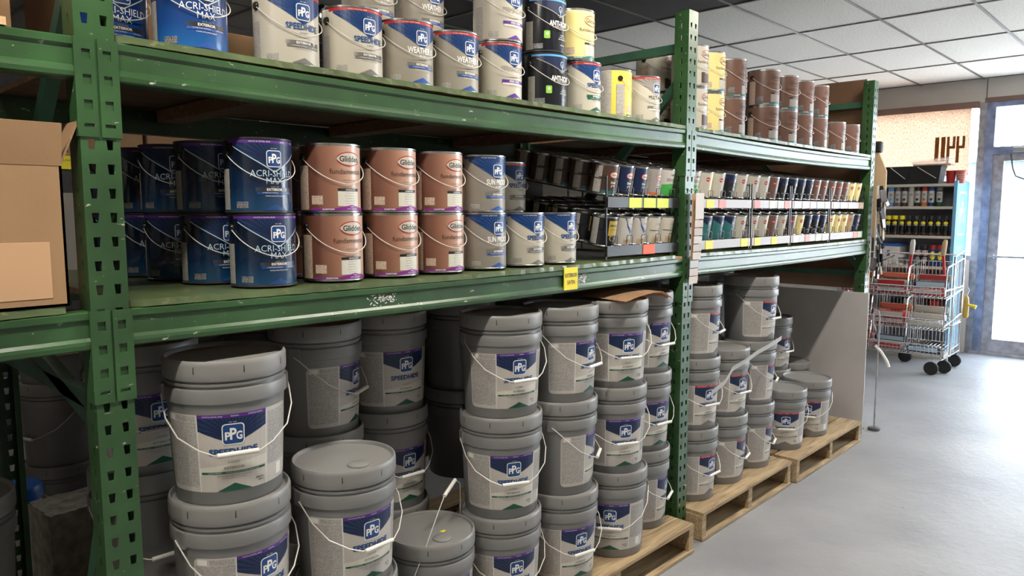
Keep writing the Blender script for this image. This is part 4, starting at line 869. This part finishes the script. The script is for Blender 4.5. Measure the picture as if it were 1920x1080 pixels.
# ================================================================== quart cans in black wire racks
QR, QH = .0525, .122
QK = {}
def qkind(key, body, fn):
    A = Art(.009); fn(A); QK[key] = (can_body('quart_body', body, 'steel_rim', QR, QH, 32), A.build('quart_label', QR))
def q_oval(bg, panel):
    def f(A):
        A.rect(-.045, .006, .045, .114, bg, 1); A.ell(.004, .080, .022, .013, 'red', 2); A.ell(.004, .080, .0195, .0105, 'can_cream', 3); A.text('Glidden', .004, .080, .032, .007, 'red', 4, .03)
        A.text('Door', .004, .050, .026, .009, 'pure_white', 2, .03); A.text('& Trim', .004, .036, .022, .009, 'pure_white', 2, .03); A.rect(-.045, .006, .045, .018, panel, 2)
        A.rect(-.082, .008, -.050, .060, 'print_on_white', 2); A.rect(-.082, .064, -.050, .112, 'print_on_grey', 2)
    return f
def q_swoosh(A):
    A.rect(-.06, .006, .06, .114, 'label_white', 1)
    A.poly([(-.035, .114), (-.028, .114), (-.020, .080), (0, .052), (.045, .038), (.045, .058), (.012, .062), (-.015, .085)][::1], 'logo_blue', 2)
    A.text('Diamond', .010, .092, .032, .006, 'black_ink', 3); A.text('ULTRA', .016, .053, .022, .006, 'pure_white', 4, .03); A.rect(-.03, .012, .03, .028, 'tan_board', 2); A.rect(-.085, .008, -.063, .112, 'print_on_white', 2)
def q_gold(A):
    A.rect(-.06, .006, .06, .114, 'can_black', 1); A.rect(-.022, .045, .030, .105, 'gold', 2); A.text('SEMI-GLOSS', .004, .086, .042, .008, 'black_ink', 3, .03); A.text('LOW VOC', .004, .070, .034, .006, 'black_ink', 3); A.ell(.004, .036, .017, .014, 'gold', 2); A.ell(.004, .036, .013, .010, 'can_black', 3)
    A.rect(-.095, .008, -.064, .112, 'print_on_white', 2)
def q_cap(A):
    A.rect(-.06, .006, .06, .114, 'can_cream', 1); A.text('Cabot', .008, .088, .036, .009, 'grey_ink', 2, .02); A.text('SOLID STAIN', .008, .070, .036, .005, 'grey_ink', 2); A.rect(-.045, .058, .045, .063, 'grey_ink', 2); A.rect(-.03, .010, .03, .036, 'tan_board', 2); A.rect(-.09, .008, -.063, .112, 'print_on_white', 2)
def q_green(A):
    A.rect(-.06, .006, .06, .114, 'label_white', 1); A.text('RHINO', .008, .094, .034, .009, 'black_ink', 2, .03); A.rect(-.03, .066, .036, .080, 'cloud_grey', 2); A.poly([(-.05, .050), (.0, .058), (.05, .045), (.05, .006), (-.05, .006)], 'fluor_green', 2)
def q_ppg(bg, ban):
    def f(A):
        A.rect(-.06, .006, .06, .114, bg, 1); A.poly([(-.06, .114), (-.06, .098), (0, .072), (.06, .098), (.06, .114)], ban, 2); logo(A, .002, .084, .022, 3); A.text('PAINT', .004, .055, .034, .007, 'cloud_grey', 3); A.rect(-.03, .030, .034, .037, 'grey_ink', 3); A.rect(-.095, .008, -.063, .112, 'print_on_grey', 2)
    return f
def q_two(a, b_):
    def f(A):
        A.rect(-.06, .006, .06, .114, a, 1); A.rect(-.004, .006, .030, .114, b_, 2); A.ell(-.02, .085, .012, .010, 'red', 2); A.rect(-.09, .008, -.064, .112, 'print_on_white', 2); A.text('Glidden', -.02, .085, .02, .005, 'pure_white', 3, .03)
    return f
for k, b_, f in (('oval_navy', 'can_black', q_oval('navy', 'can_black')), ('oval_brown', 'dark_brown', q_oval('dark_brown', 'teal')), ('oval_orange', 'cloud_grey', q_oval('cloud_grey', 'orange_ink')), ('swoosh', 'label_white', q_swoosh), ('gold', 'can_black', q_gold), ('cap', 'can_cream', q_cap), ('green', 'label_white', q_green),
              ('ppg_teal', 'can_black', q_ppg('teal', 'navy')), ('ppg_black', 'can_black', q_ppg('can_black', 'navy')), ('cream_yellow', 'can_cream', q_two('can_cream', 'yellow_pale')), ('cream_grey', 'can_cream', q_two('can_cream', 'cloud_grey')), ('yellow', 'yellow_pale', q_two('yellow_pale', 'yellow_pale')), ('brown', 'brown_can', q_two('brown_can', 'cloud_grey')), ('tan', 'tan_board', q_two('tan_board', 'dark_brown'))): qkind(k, b_, f)
QWORD = dict(oval_navy='navy quart can with red oval', oval_brown='dark brown quart can with red oval', oval_orange='grey quart can with orange base', swoosh='white quart can with blue swoosh', gold='black and gold quart can', cap='cream quart can with grey lettering', green='white and green quart can', ppg_teal='dark teal quart can', ppg_black='black quart can with blue logo', cream_yellow='cream quart can with yellow stripe', cream_grey='cream and grey quart can', yellow='yellow quart can', brown='brown quart can', tan='tan quart can')
TILT = math.radians(10)
RK = [dict(x0=2.355, x1=2.885, tiers=[['gold', 'swoosh', 'swoosh', 'cap', 'cap'], ['oval_brown', 'oval_navy', 'oval_navy', 'oval_orange', 'green']], nm='rack beside the cream gallon cans', tags=[[(.47, 'card_orange')], [(.27, 'card_lime'), (.47, 'card_lime'), (.66, 'card_lime')]], strip='rack_black'),
      dict(x0=2.995, x1=3.590, tiers=[['ppg_teal', 'ppg_teal', 'ppg_teal', 'ppg_teal', 'cream_grey'], ['green', 'cream_yellow', 'cream_grey', 'ppg_black', 'cream_grey']], nm='first rack right of the chip strips', tags=[[(.22, 'card_yellow'), (.82, 'card_yellow')], [(.22, 'card_yellow'), (.42, 'tag_red')]], strip='strip_grey'),
      dict(x0=3.610, x1=4.080, tiers=[['cream_grey', 'cream_yellow', 'brown', 'cream_grey'], ['cream_grey', 'cream_grey', 'brown', 'ppg_black']], nm='second rack right of the chip strips', tags=[[(.05, 'card_yellow'), (.48, 'card_yellow')], [(.02, 'tag_red'), (.40, 'tag_green'), (.62, 'tag_green'), (.86, 'tag_red')]], strip='strip_grey'),
      dict(x0=4.095, x1=4.660, tiers=[['brown', 'yellow', 'ppg_black', 'ppg_black', 'ppg_black'], ['ppg_black', 'ppg_black', 'ppg_black', 'brown', 'brown']], nm='third rack right of the chip strips', tags=[[(.04, 'tag_pale'), (.34, 'tag_red'), (.62, 'tag_green'), (.8, 'tag_pale')], [(.04, 'tag_pale'), (.24, 'tag_pale'), (.44, 'tag_pale'), (.62, 'tag_blue'), (.84, 'tag_pale')]], strip='strip_grey'),
      dict(x0=4.680, x1=5.255, tiers=[['yellow', 'yellow', 'yellow', 'tan', 'oval_navy'], ['brown', 'brown', 'brown', 'yellow', 'yellow']], nm='last rack at the right end', tags=[[(.70, 'tag_red'), (.85, 'tag_green')], [(.05, 'tag_pale'), (.25, 'tag_blue'), (.5, 'tag_pale'), (.85, 'tan_board')]], strip='strip_grey')]
ORD = ['first', 'second', 'third', 'fourth', 'fifth']
for ri, rk in enumerate(RK):
    x0, x1 = rk['x0'], rk['x1']; W_ = x1 - x0; nc = len(rk['tiers'][0]); pit = W_ / nc
    t = thing('can_display_rack', 'black wire gravity ' + rk['nm'] + ', holding two tiers of quart cans', 'display rack', (x0, .03, ZM), 0, 'black wire racks on the middle shelf')
    bm = new_bm(); dep = .62; sl = math.tan(TILT)
    for xs in (.003, W_ - .003):
        bx(bm, xs - .003, xs + .003, -.003, .003, 0, .33); bx(bm, xs - .003, xs + .003, dep - .003, dep + .003, 0, .44)
        for zb in (.045, .250): tube(bm, [(xs, 0, zb), (xs, dep, zb + dep * sl)], .003, 6); tube(bm, [(xs, 0, zb + .07), (xs, dep, zb + .07 + dep * sl)], .002, 6)
    for zb in (.045, .250):
        for j in range(nc * 2 + 1):
            xx = min(max(W_ * j / (nc * 2), .004), W_ - .004); tube(bm, [(xx, 0, zb), (xx, dep, zb + dep * sl)], .0018, 5)
    part(t, 'wire_frame', finish(bm, 'wire_frame', 'rack_black'))
    for ti, zb in enumerate((.012, .205)):
        s = part(t, 'front_strip', box_me('front_strip', 0, W_, -.010, -.004, zb, zb + .042, rk['strip'], .001))
        for (fx, tm) in rk['tags'][ti]:
            if fx * W_ + .09 > W_: fx = (W_ - .09) / W_
            part(s, 'price_tag', box_me('price_tag', 0, .088 if ri == 0 else .07, -.0018, 0, .002, .042, tm), (fx * W_, -.0102, zb - .002), label={'card_yellow': 'yellow tag', 'card_lime': 'lime green tag', 'card_orange': 'orange tag', 'tag_red': 'reddish tag', 'tag_green': 'pale green tag', 'tag_blue': 'pale blue tag', 'tag_pale': 'white tag', 'tan_board': 'tan tag'}[tm])
        for j in range(nc):
            bm = new_bm(); xx = pit * (j + .5); tube(bm, [(xx - .02, -.004, zb + .04), (xx - .02, -.006, zb + .078), (xx - .015, -.006, zb + .082), (xx + .015, -.006, zb + .082), (xx + .02, -.006, zb + .078), (xx + .02, -.004, zb + .04)], .0016, 5)
            part(t, 'can_stop', finish(bm, 'can_stop', 'rack_black'))
    Rt = Matrix.Rotation(TILT, 3, 'X')
    for ti, zb in enumerate((.053, .258)):
        for j, kd in enumerate(rk['tiers'][ti]):
            for d_ in range(5):
                yy = .03 + .062 + d_ * .108 * math.cos(TILT); zz = ZM + zb + (yy - .03 - .052) * sl + .003
                kk = kd if d_ == 0 or random.random() < .75 else random.choice(rk['tiers'][ti])
                if ri == 0 and ti == 1 and j == 0 and d_ > 0: kk = 'oval_brown'
                yw = math.radians(random.uniform(-14, 14)) if d_ else math.radians(random.uniform(-7, 7))
                if ri == 0 and ti == 1 and j == 0: yw = math.radians(-8 + 5 * d_)
                o = thing('quart_paint_can', '%s, %s row of column %s, %s tier, %s rack' % (QWORD[kk], ['front', 'second', 'third', 'fourth', 'last'][d_], ['one', 'two', 'three', 'four', 'five'][j], ['lower', 'upper'][ti], ['first', 'second', 'third', 'fourth', 'last'][ri]), 'paint can', (x0 + pit * (j + .5), yy, zz), 0, 'quart cans in the wire racks', rot=(Rt @ Matrix.Rotation(yw, 3, 'Z')).to_euler())
                part(o, 'body', QK[kk][0]); part(o, 'label', QK[kk][1])
# boxes behind the wire racks
carton('dim grey carton behind the wire rack in the middle bay', 2.28, .76, ZM + .001, .34, .2, .42, 0, 'grey_ink', seam=False, group='cartons at the back of the middle shelf')
carton('second dim carton behind the wire rack in the middle bay', 2.64, .78, ZM + .001, .20, .2, .41, 0, 'sun_grey', seam=False, group='cartons at the back of the middle shelf')
carton('dark carton behind the wire racks of the right bay', 3.9, .76, ZM + .001, .6, .2, .40, 0, 'grey_ink', seam=False, group='cartons at the back of the middle shelf')

# ================================================================== things hung on the uprights
t = thing('paint_chip_display', 'hanging strips of pale paint chips on the front of the middle post', 'paint chips', (2.945, -.032, 1.62))
bm = new_bm(); tube(bm, [(0, .030, .0), (0, .0, .012), (0, -.010, .0), (0, -.006, -.012)], .002, 6); part(t, 'hook', finish(bm, 'hook', 'wire', True))
CH = [(.60, .56, .54), (.55, .47, .44), (.52, .44, .42), (.58, .55, .55), (.50, .45, .44), (.62, .55, .52), (.52, .55, .58), (.58, .52, .50), (.60, .54, .50)]
zt = -.01
bm = new_bm(); bx(bm, -.024, .044, .0085, .0105, -.40, -.012); part(t, 'backing_card', finish(bm, 'back', 'cardboard_light'))
for k in range(9):
    h_ = .115 if k == 0 else .032; mm = mat('chip_%d' % k, CH[k], .6); off = .004 if k < 6 else -.012
    part(t, 'chip_card', box_me('chip', -.028 + off, .044 + off, -.010 + .0018 * k, -.008 + .0018 * k, zt - h_, zt, mm.name, .0006)); zt -= h_ + .004
t = thing('clip_strip', 'strip of small black and white packets hanging on the far right post', 'hanging packets', (5.398, -.022, 1.70))
bm = new_bm(); bx(bm, -.012, .012, -.004, .004, -.62, .0); part(t, 'strip', finish(bm, 'strip', 'white_plastic'))
for k in range(20):
    me = box_me('packet', -.020, .020, -.006, .006, -.085, .0, ['can_black', 'dusty_steel', 'tag_pale', 'can_black'][k % 4], .003)
    part(t, 'packet', me, ((-.016 if k % 2 else .016), -.010 - .028 * math.sin(k * 1.1) ** 2, .0 - k * .029), (random.uniform(-.35, .05), random.uniform(-.3, .3), random.uniform(-.9, .9)))
t = thing('tan_board', 'tall tan board with a black top end standing behind the far post', 'board', (5.62, -.02, 1.34))
bm = new_bm(); pf = [(.014, .10), (.020, .47), (.085, .62), (.19, .64), (.19, .0), (.022, 0)]
a_ = [bm.verts.new((0, y, z)) for y, z in pf]; b_ = [bm.verts.new((.02, y, z)) for y, z in pf]; bm.faces.new(a_); bm.faces.new(b_[::-1])
for k in range(6): bm.faces.new((a_[k], a_[(k + 1) % 6], b_[(k + 1) % 6], b_[k]))
part(t, 'board', finish(bm, 'board', 'tan_board')); part(t, 'end_cap', box_me('cap', -.01, .05, .06, .20, .60, .68, 'rubber', .012))
part(t, 'stand', box_me('stand', .004, .016, .10, .14, -1.34, .01, 'tan_board'))
thing('hardboard_sheet', 'brown hardboard panel closing the right end of the rack', 'panel', (PX[3] + PW + .004, .078, .99), 0, me=box_me('hb', 0, .006, 0, 1.0, 0, 1.43, 'brown_board'))
thing('divider_board', 'large pale panel standing at the right end behind the last pallet', 'panel', (5.243, -.045, .002), 0, me=box_me('wp', 0, .014, 0, 1.08, 0, .975, 'panel_white', .002))
t = thing('pole_hook', 'thin white pole with a hooked top and a bent white handle at the rack end', 'pole', (5.40, -.075, .0))
bm = new_bm(); tube(bm, [(0, 0, .0), (0, 0, .80), (0, .01, .84), (0, .03, .845), (0, .04, .82), (0, .04, .75), (0, .02, .70)], .006, 8); part(t, 'pole', finish(bm, 'pole', 'frame_grey', True))
bm = new_bm(); tube(bm, [(0, .02, .60), (0, -.02, .56), (0, -.06, .50), (0, -.075, .46)], .010, 8); part(t, 'handle', finish(bm, 'h', 'white_plastic', True), label='white bent handle')
bm = new_bm(); lathe(bm, [(.04, 0), (.04, .02), (.006, .03)], 16); part(t, 'foot', finish(bm, 'f', 'dusty_steel', True))

# ================================================================== gondola shelves by the window
GX, GY0, GY1 = 8.45, .20, 1.45
t = thing('gondola_shelf', 'cream shelf unit with spray cans under the window shade', 'shelving', (GX, GY0, 0))
part(t, 'back_panel', box_me('back', .42, .44, 0, GY1 - GY0, 0, 1.84, 'gondola_grey')); part(t, 'base', box_me('base', .0, .44, .012, GY1 - GY0, 0, .12, 'shelf_cream'))
for z in (.42, .66, .93, 1.245, 1.545, 1.775): part(t, 'shelf', box_me('shelf', 0, .42, .012, GY1 - GY0, z, z + .028, 'shelf_cream', .003))
sd = part(t, 'side_panel', box_me('side', -.01, .48, -.02, .010, 0.1, 1.83, 'banner_sky' if 'banner_sky' in MATS else mat('banner_sky', (.18, .42, .66), .35).name), label='light blue side panel with a logo')
A = Art(1)
for sz, m_, lv in ((.30, 'tag_blue', 1), (.27, 'banner_sky', 2)): A.rrect(-sz * .55, -sz * .75, sz * .55, sz * .75, sz * .22, m_, lv)
A.text('P', -.07, -.02, .07, .16, 'tag_blue', 3, .03); A.text('P', .0, .02, .08, .22, 'tag_blue', 3, .03); A.text('G', .075, -.02, .075, .16, 'tag_blue', 3, .03); A.text('PAINTS', 0, -.36, .30, .07, 'tag_blue', 3, .03)
part(sd, 'panel_logo', A.build('panel_logo', 0), (.235, -.021, 1.50))
def yg(px): return .86 - (px - 1660) * .00496
def spray(px, z, cap, lab_m, extra, label, group, R=.029, H=.20, x=GX + .05):
    t = thing('spray_can', label, 'spray can', (x, yg(px), z), -PI / 2 + .1, group)
    bm = new_bm(); lathe(bm, [(R - .002, 0), (R, .003), (R, H * .78), (R - .006, H * .82)], 24); part(t, 'can', finish(bm, 'can', lab_m, True))
    bm = new_bm(); lathe(bm, [(R - .001, H * .80), (R - .001, H * .985), (R - .004, H)], 24); part(t, 'cap', finish(bm, 'cap', cap, True))
    A = Art(.008); extra(A, R, H); part(t, 'label', A.build('spray_label', R))
def ex_white(dark):
    def f(A, R, H): A.rect(-R * 1.4, H * .22, R * 1.4, H * .74, 'label_white', 1); A.text('2X', 0, H * .6, R * 1.1, H * .12, 'logo_blue', 2, .04); A.ell(0, H * .36, R * .5, H * .07, dark, 2); A.rect(-R * 1.4, 0.004, R * 1.4, H * .2, dark, 1)
    return f
def ex_dark(A, R, H): A.ell(0, H * .63, R * .8, H * .08, 'card_yellow', 1); A.rect(-R * .8, H * .5, R * .8, H * .54, 'label_white', 1); A.rect(-R * 1.2, .004, R * 1.2, H * .14, 'dark_brown', 1)
for k, (px, cp) in enumerate(((1671, 'sky_strip'), (1684, 'grey_ink'), (1697, 'tin_dark'), (1710, 'can_cream'), (1722, 'tin_dark'), (1735, 'red'), (1748, 'logo_blue'), (1763, 'grey_ink'))):
    mat('spray_dark', (.08, .08, .08), .35); spray(px, 1.5735, cp, 'label_white' if k < 7 else 'green_ink', ex_white(['sky_strip', 'grey_ink', 'tin_dark', 'can_cream', 'tin_dark', 'orange_ink', 'logo_blue', 'green_ink'][k]), 'spray can with %s cap on the upper shelf%s' % (['light blue', 'grey', 'black', 'cream', 'dark', 'red', 'blue', 'dark green'][k], ', right of the cream one' if k == 4 else ''), 'spray cans on the upper shelf')
for k, px in enumerate((1668, 1681, 1695, 1709, 1722, 1736, 1750, 1764, 1778)):
    spray(px, 1.2735, 'card_yellow' if k < 3 else 'tin_dark', 'can_black', ex_dark, '%s spray can of the lower row, %s' % ('yellow capped' if k < 3 else 'black capped', ['first', 'second', 'third', 'first after the yellow ones', 'second after the yellow ones', 'third after the yellow ones', 'fourth after the yellow ones', 'second from the blue panel', 'nearest the blue panel'][k]), 'spray cans on the lower shelf', H=.205)
def ex_wd(A, R, H): A.ell(0, H * .5, R * .95, H * .2, 'card_yellow', 1); A.text('WD-40', 0, H * .5, R * 1.5, H * .10, 'logo_blue', 2, .03)
def ex_bw(A, R, H): A.rect(-R * 1.3, H * .5, R * 1.3, H * .74, 'label_white', 1); A.text('GLOSS', 0, H * .6, R * 1.7, H * .1, 'grey_ink', 2); A.ell(0, H * .28, R * .9, H * .16, 'cloud_grey', 1)
for px, cp, lm, ex, lb in ((1729, 'tin_dark', 'can_black', ex_bw, 'black and white spray can left of its twin on the third shelf'), (1742, 'tin_dark', 'can_black', ex_bw, 'black and white spray can beside the red capped ones'), (1757, 'red', 'logo_blue', ex_wd, 'red capped blue and yellow spray can, left one'), (1771, 'red', 'logo_blue', ex_wd, 'red capped blue and yellow spray can, right one')): spray(px, .9585, cp, lm, ex, lb, 'spray cans on the third shelf', H=.22)
t = thing('plastic_bin', 'white tub with a blue lid at the left of the third shelf', 'tub', (GX + .03, yg(1676), .9585)); part(t, 'tub', box_me('tub', 0, .25, -.09, .09, 0, .20, 'white_plastic', .012)); part(t, 'lid', box_me('lid', -.01, .26, -.10, .10, .20, .225, 'blue_plastic', .006), label='blue lid')
A = Art(1); A.text('5', 0, 0, .035, .06, 'logo_blue', 1, .03); o = part(t, 'lettering', A.build('n', 0), (-.001, .02, .12), (0, 0, -PI / 2))
t = thing('small_tub', 'short white tub with a mottled label on the third shelf', 'tub', (GX + .08, yg(1692), .9585)); bm = new_bm(); lathe(bm, [(.045, 0), (.05, .09), (.052, .092), (.052, .105), (.045, .108)], 24); part(t, 'tub', finish(bm, 'tub', 'white_plastic', True)); bm = new_bm(); lathe(bm, [(.0475, .02), (.0505, .08)], 24, cap_bottom=False, cap_top=False); part(t, 'label', finish(bm, 'l', 'grey_ink', True))
for k, (px, z_, cm_, cl) in enumerate(((1680, .689, 'can_black', 'black'), (1700, .689, 'label_white', 'white'), (1722, .689, 'can_black', 'black'), (1745, .689, 'tag_pale', 'pale'), (1765, .689, 'orange_ink', 'orange'), (1690, .449, 'can_black', 'black'), (1715, .449, 'label_white', 'white'), (1740, .449, 'can_black', 'black'), (1765, .449, 'red', 'red'))):
    me = box_me('carton', 0, .16, -.045, .045, 0, .15, cm_, .006); thing('shelf_package', '%s package on the %s shelf behind the wire cart, %s' % (cl, 'fourth' if z_ > .5 else 'fifth', ['far left', 'left', 'centre', 'right', 'far right', 'left', 'centre left', 'centre right', 'right'][k]), 'package', (GX + .04, yg(px), z_), 0, 'packages on the low gondola shelves', me=me)
# on top of the gondola
ZG = 1.8035
def tray_pail(px, w_, lb):
    t = thing('plastic_pail', lb, 'bucket', (GX + .14, yg(px), ZG)); bm = new_bm(); s_ = .86
    for (h0, k0), (h1, k1) in (((0, s_), (.17, 1)), ((.17, 1.04), (.185, 1.04))):
        r0 = [bm.verts.new((sx * .11 * k0, sy * w_ / 2 * k0, h0)) for sx, sy in ((-1, -1), (1, -1), (1, 1), (-1, 1))]; r1 = [bm.verts.new((sx * .11 * k1, sy * w_ / 2 * k1, h1)) for sx, sy in ((-1, -1), (1, -1), (1, 1), (-1, 1))]
        for q in range(4): bm.faces.new((r0[q], r0[(q + 1) % 4], r1[(q + 1) % 4], r1[q]))
        bm.faces.new(r0[::-1])
        if h1 < .18: bm.faces.new(r1)
    part(t, 'tub', finish(bm, 'tub', 'rubber')); bm = new_bm(); tube(bm, [(-.118, w_ * .22, .175), (-.122, 0, .13), (-.122, -w_ * .38, .055)], .004, 6); part(t, 'wire_handle', finish(bm, 'wh', 'wire', True))
tray_pail(1679, .24, 'left black plastic pail on top of the gondola'); tray_pail(1733, .30, 'wide black plastic pail under the folded clear bags')
t = thing('plastic_liners', 'stack of folded clear plastic liners on the wide black pail', 'plastic bags', (GX + .14, yg(1735), ZG + .187))
for k in range(4): part(t, 'liner', box_me('liner', -.12, .12, -.20 - .03 * (k == 0), .12 + .01 * k, .016 * k, .016 * k + .014, ['tan_board', 'clear_film', 'clear_film', 'clear_film'][k], .006), rot=(-.03 * k, 0, .03 * k))
for k, (px, c1, lb) in enumerate(((1783, 'red', 'stack of red plastic cups on the gondola'), (1801, 'tag_red', 'pink and white striped cup stack beside the red cups'))):
    t = thing('cup_stack', lb, 'cups', (GX + .08, yg(px - 3), ZG)); bm = new_bm(); lathe(bm, [(.036, 0), (.044, .10), (.046, .105), (.044, .108), (.047, .118), (.045, .121), (.049, .13)], 20); part(t, 'cups', finish(bm, 'cups', c1, True))
    if k: bm = new_bm(); [bm.faces.ensure_lookup_table() or lathe(bm, [(.0475, z), (.048, z + .006)], 20, cap_bottom=False, cap_top=False) for z in (.045, .065, .085)]; part(t, 'stripes', finish(bm, 'st', 'label_white', True))

# ================================================================== wire merchandiser cart
CX0, CX1, CY0, CY1 = 7.55, 8.20, .03, .98
t = thing('wire_display_cart', 'chrome wire cart with three basket tiers on casters in front of the gondola', 'wire cart', (CX0, CY0, 0)); W_, D_ = CY1 - CY0, CX1 - CX0
bm = new_bm()
for x in (.30, D_):
    for y in (0, W_): tube(bm, [(x, y, .15), (x, y, 1.10)], .009, 8)
for z in (.16, .45, .80): tube(bm, [(0, 0, z), (D_, 0, z)], .007, 6); tube(bm, [(0, W_, z), (D_, W_, z)], .007, 6)
for z in (.16, 1.10): tube(bm, [(D_, 0, z), (D_, W_, z)], .007, 6)
for y in (0, W_):
    tube(bm, [(.30, y, 1.10), (D_, y, 1.14)], .007, 6)
    for k in range(7): xx = .30 + (D_ - .30) * k / 6; tube(bm, [(xx, y, .16), (xx, y, 1.10)], .0028, 5)
part(t, 'frame', finish(bm, 'frame', 'chrome', True))
for zb in (.19, .43, .73):
    bm = new_bm(); h_ = .10
    for (x, y0, y1, z) in ((0, 0, W_, zb), (-.02, 0, W_, zb + h_), (D_, 0, W_, zb + .04), (D_, 0, W_, zb + .30), (-.01, 0, W_, zb + h_ / 2)): tube(bm, [(x, y0, z), (x, y1, z)], .0045, 6)
    for k in range(29): y = W_ * k / 28; tube(bm, [(-.02, y, zb + h_), (0, y, zb), (D_, y, zb + .04), (D_, y, zb + .30)], .0022, 5)
    for y in (0, W_ / 3, 2 * W_ / 3, W_):
        tube(bm, [(0, y, zb + .02), (.05, y, zb + .26), (.06, y, zb + .28), (D_, y, zb + .34)], .006, 6)
        for k in range(1, 8): xx = .05 + (D_ - .05) * k / 8; tube(bm, [(xx, y, zb + .04 * xx / D_), (xx, y, zb + .28 + .06 * xx / D_)], .0022, 5)
    part(t, 'basket', finish(bm, 'basket', 'chrome', True))
for (x, y, r_w) in ((.06, .09, .062), (.22, .02, .062), (.55, .45, .062), (D_ - .02, .03, .062), (.62, W_ - .05, .062)):
    c_ = part(t, 'caster', box_me('fork', -.006, .006, -.026, .026, .05, .15, 'chrome', .002), (x, y, 0)); bm = new_bm(); lathe(bm, [(.022, -.016), (.055, -.018), (r_w, -.012), (r_w, .012), (.055, .018), (.022, .016)], 28); bmesh.ops.rotate(bm, verts=bm.verts[:], matrix=Matrix.Rotation(PI / 2, 3, 'Y')); part(c_, 'wheel', finish(bm, 'wheel', 'rubber', True), (0, 0, .063))
ITEMS = [('red', 'red roller cover pack'), ('cloud_grey', 'grey foam roller pack'), ('orange_ink', 'orange and red roller pack'), ('label_white', 'white roller cover pack'), ('navy', 'navy roller pack'), ('green_ink', 'green striped roller pack')]
PLN = {0: [(3, 0), (3, 0), (0, 0), (1, 1), (1, 4), (2, 4)], 1: [(0, 0), (0, 4), (1, 0), (1, 2), (1, 2), (1, 0), (2, 3), (2, 3), (2, 3)], 2: [(0, 0), (0, 5), (0, 2), (1, 0), (1, 5), (1, 2), (1, 1), (2, 0), (2, 4), (2, 1)]}
for tier in range(3):
    cnt = {0: 0, 1: 0, 2: 0}
    for cell, it in PLN[tier]:
        cell = cell % 3; k = cnt[cell]; cnt[cell] += 1; zb = (.19, .43, .73)[tier]
        L_ = W_ / 3 - .03; yc = CY1 - W_ / 3 * (cell + .5)
        bm = new_bm(); tube(bm, [(0, -L_ / 2, 0), (0, -L_ / 2 + .01, 0), (0, L_ / 2 - .01, 0), (0, L_ / 2, 0)], [.026, .033, .033, .026], 14)
        xx = CX0 + .06 + (k % 3) * .095 + .01 * tier; zz = zb + .038 + .04 * (xx - CX0) / D_ + (k // 3) * .068 + .055 * (k % 3)
        t = thing('roller_pack', '%s, %s basket tier of the cart, %s cell, %s' % (ITEMS[it][1], ['bottom', 'middle', 'top'][tier], ['left', 'centre', 'right'][cell], ['at the front', 'second', 'third', 'fourth'][k]), 'packaged roller', (xx, yc, zz), 0, 'packaged rollers in the wire cart'); part(t, 'roller', finish(bm, 'roller', ITEMS[it][0], True))
        part(t, 'header_card', box_me('card', -.03, -.028, -L_ * .42, L_ * .42, -.012, .028, ['label_white', 'red', 'tag_red', 'can_cream', 'tag_blue', 'label_white'][it]), rot=(0, 0, 0), loc=(-.006, 0, 0))
        bm = new_bm(); r0 = []
        for q in range(13):
            a = 2 * PI * q / 12; r0.append(bm.verts.new((.042 * math.cos(a) * random.uniform(.8, 1.15), L_ / 2 - .005 + random.uniform(0, .012), .042 * math.sin(a) * random.uniform(.8, 1.1))))
        bm.faces.new(r0[:12]); part(t, 'clear_wrap', finish(bm, 'wrap', 'clear_film'), (0, 0, 0))
t = thing('spray_gun', 'yellow brown sprayer nozzle hanging on the right side of the wire cart', 'spray nozzle', (8.12, -.025, .50)); bm = new_bm(); tube(bm, [(0, 0, 0), (0, 0, .02), (0, -.002, .16), (0, -.002, .20), (0, -.002, .215)], [.02, .026, .024, .018, .008], 14); part(t, 'body', finish(bm, 'body', 'yellow_brass', True))
bm = new_bm(); tube(bm, [(0, -.01, .13), (.0, -.06, .12), (0, -.085, .11)], [.012, .014, .02], 10); part(t, 'nozzle', finish(bm, 'nozzle', 'card_yellow', True)); bm = new_bm(); tube(bm, [(0, -.002, .21), (0, -.02, .27), (0, .0, .31), (0, .02, .30), (0, .02, .26)], .004, 6); part(t, 'hook', finish(bm, 'hook', 'wire', True))
for k, (y, tl, gm) in enumerate(((.46, .22, 'can_cream'), (.13, -.35, 'tan_board'))):
    t = thing('brush_handle', ['red and cream roller handle standing in the cart, left', 'red pole with a tan grip leaning at the right of the cart'][k], 'tool', (7.98, y, .80), 0, rot=(tl * .3, 0, 0)); bm = new_bm(); tube(bm, [(0, 0, 0), (0, 0, .30)], .014, 10); part(t, 'pole', finish(bm, 'pole', 'red', True)); bm = new_bm(); tube(bm, [(0, 0, .30), (0, 0, .31), (0, -.02 * k, .42), (0, -.03 * k, .45)], [.016, .022, .022, .014], 12); part(t, 'grip', finish(bm, 'grip', gm, True))
for b_ in list(bpy.data.meshes):
    if b_.users == 0: bpy.data.meshes.remove(b_)
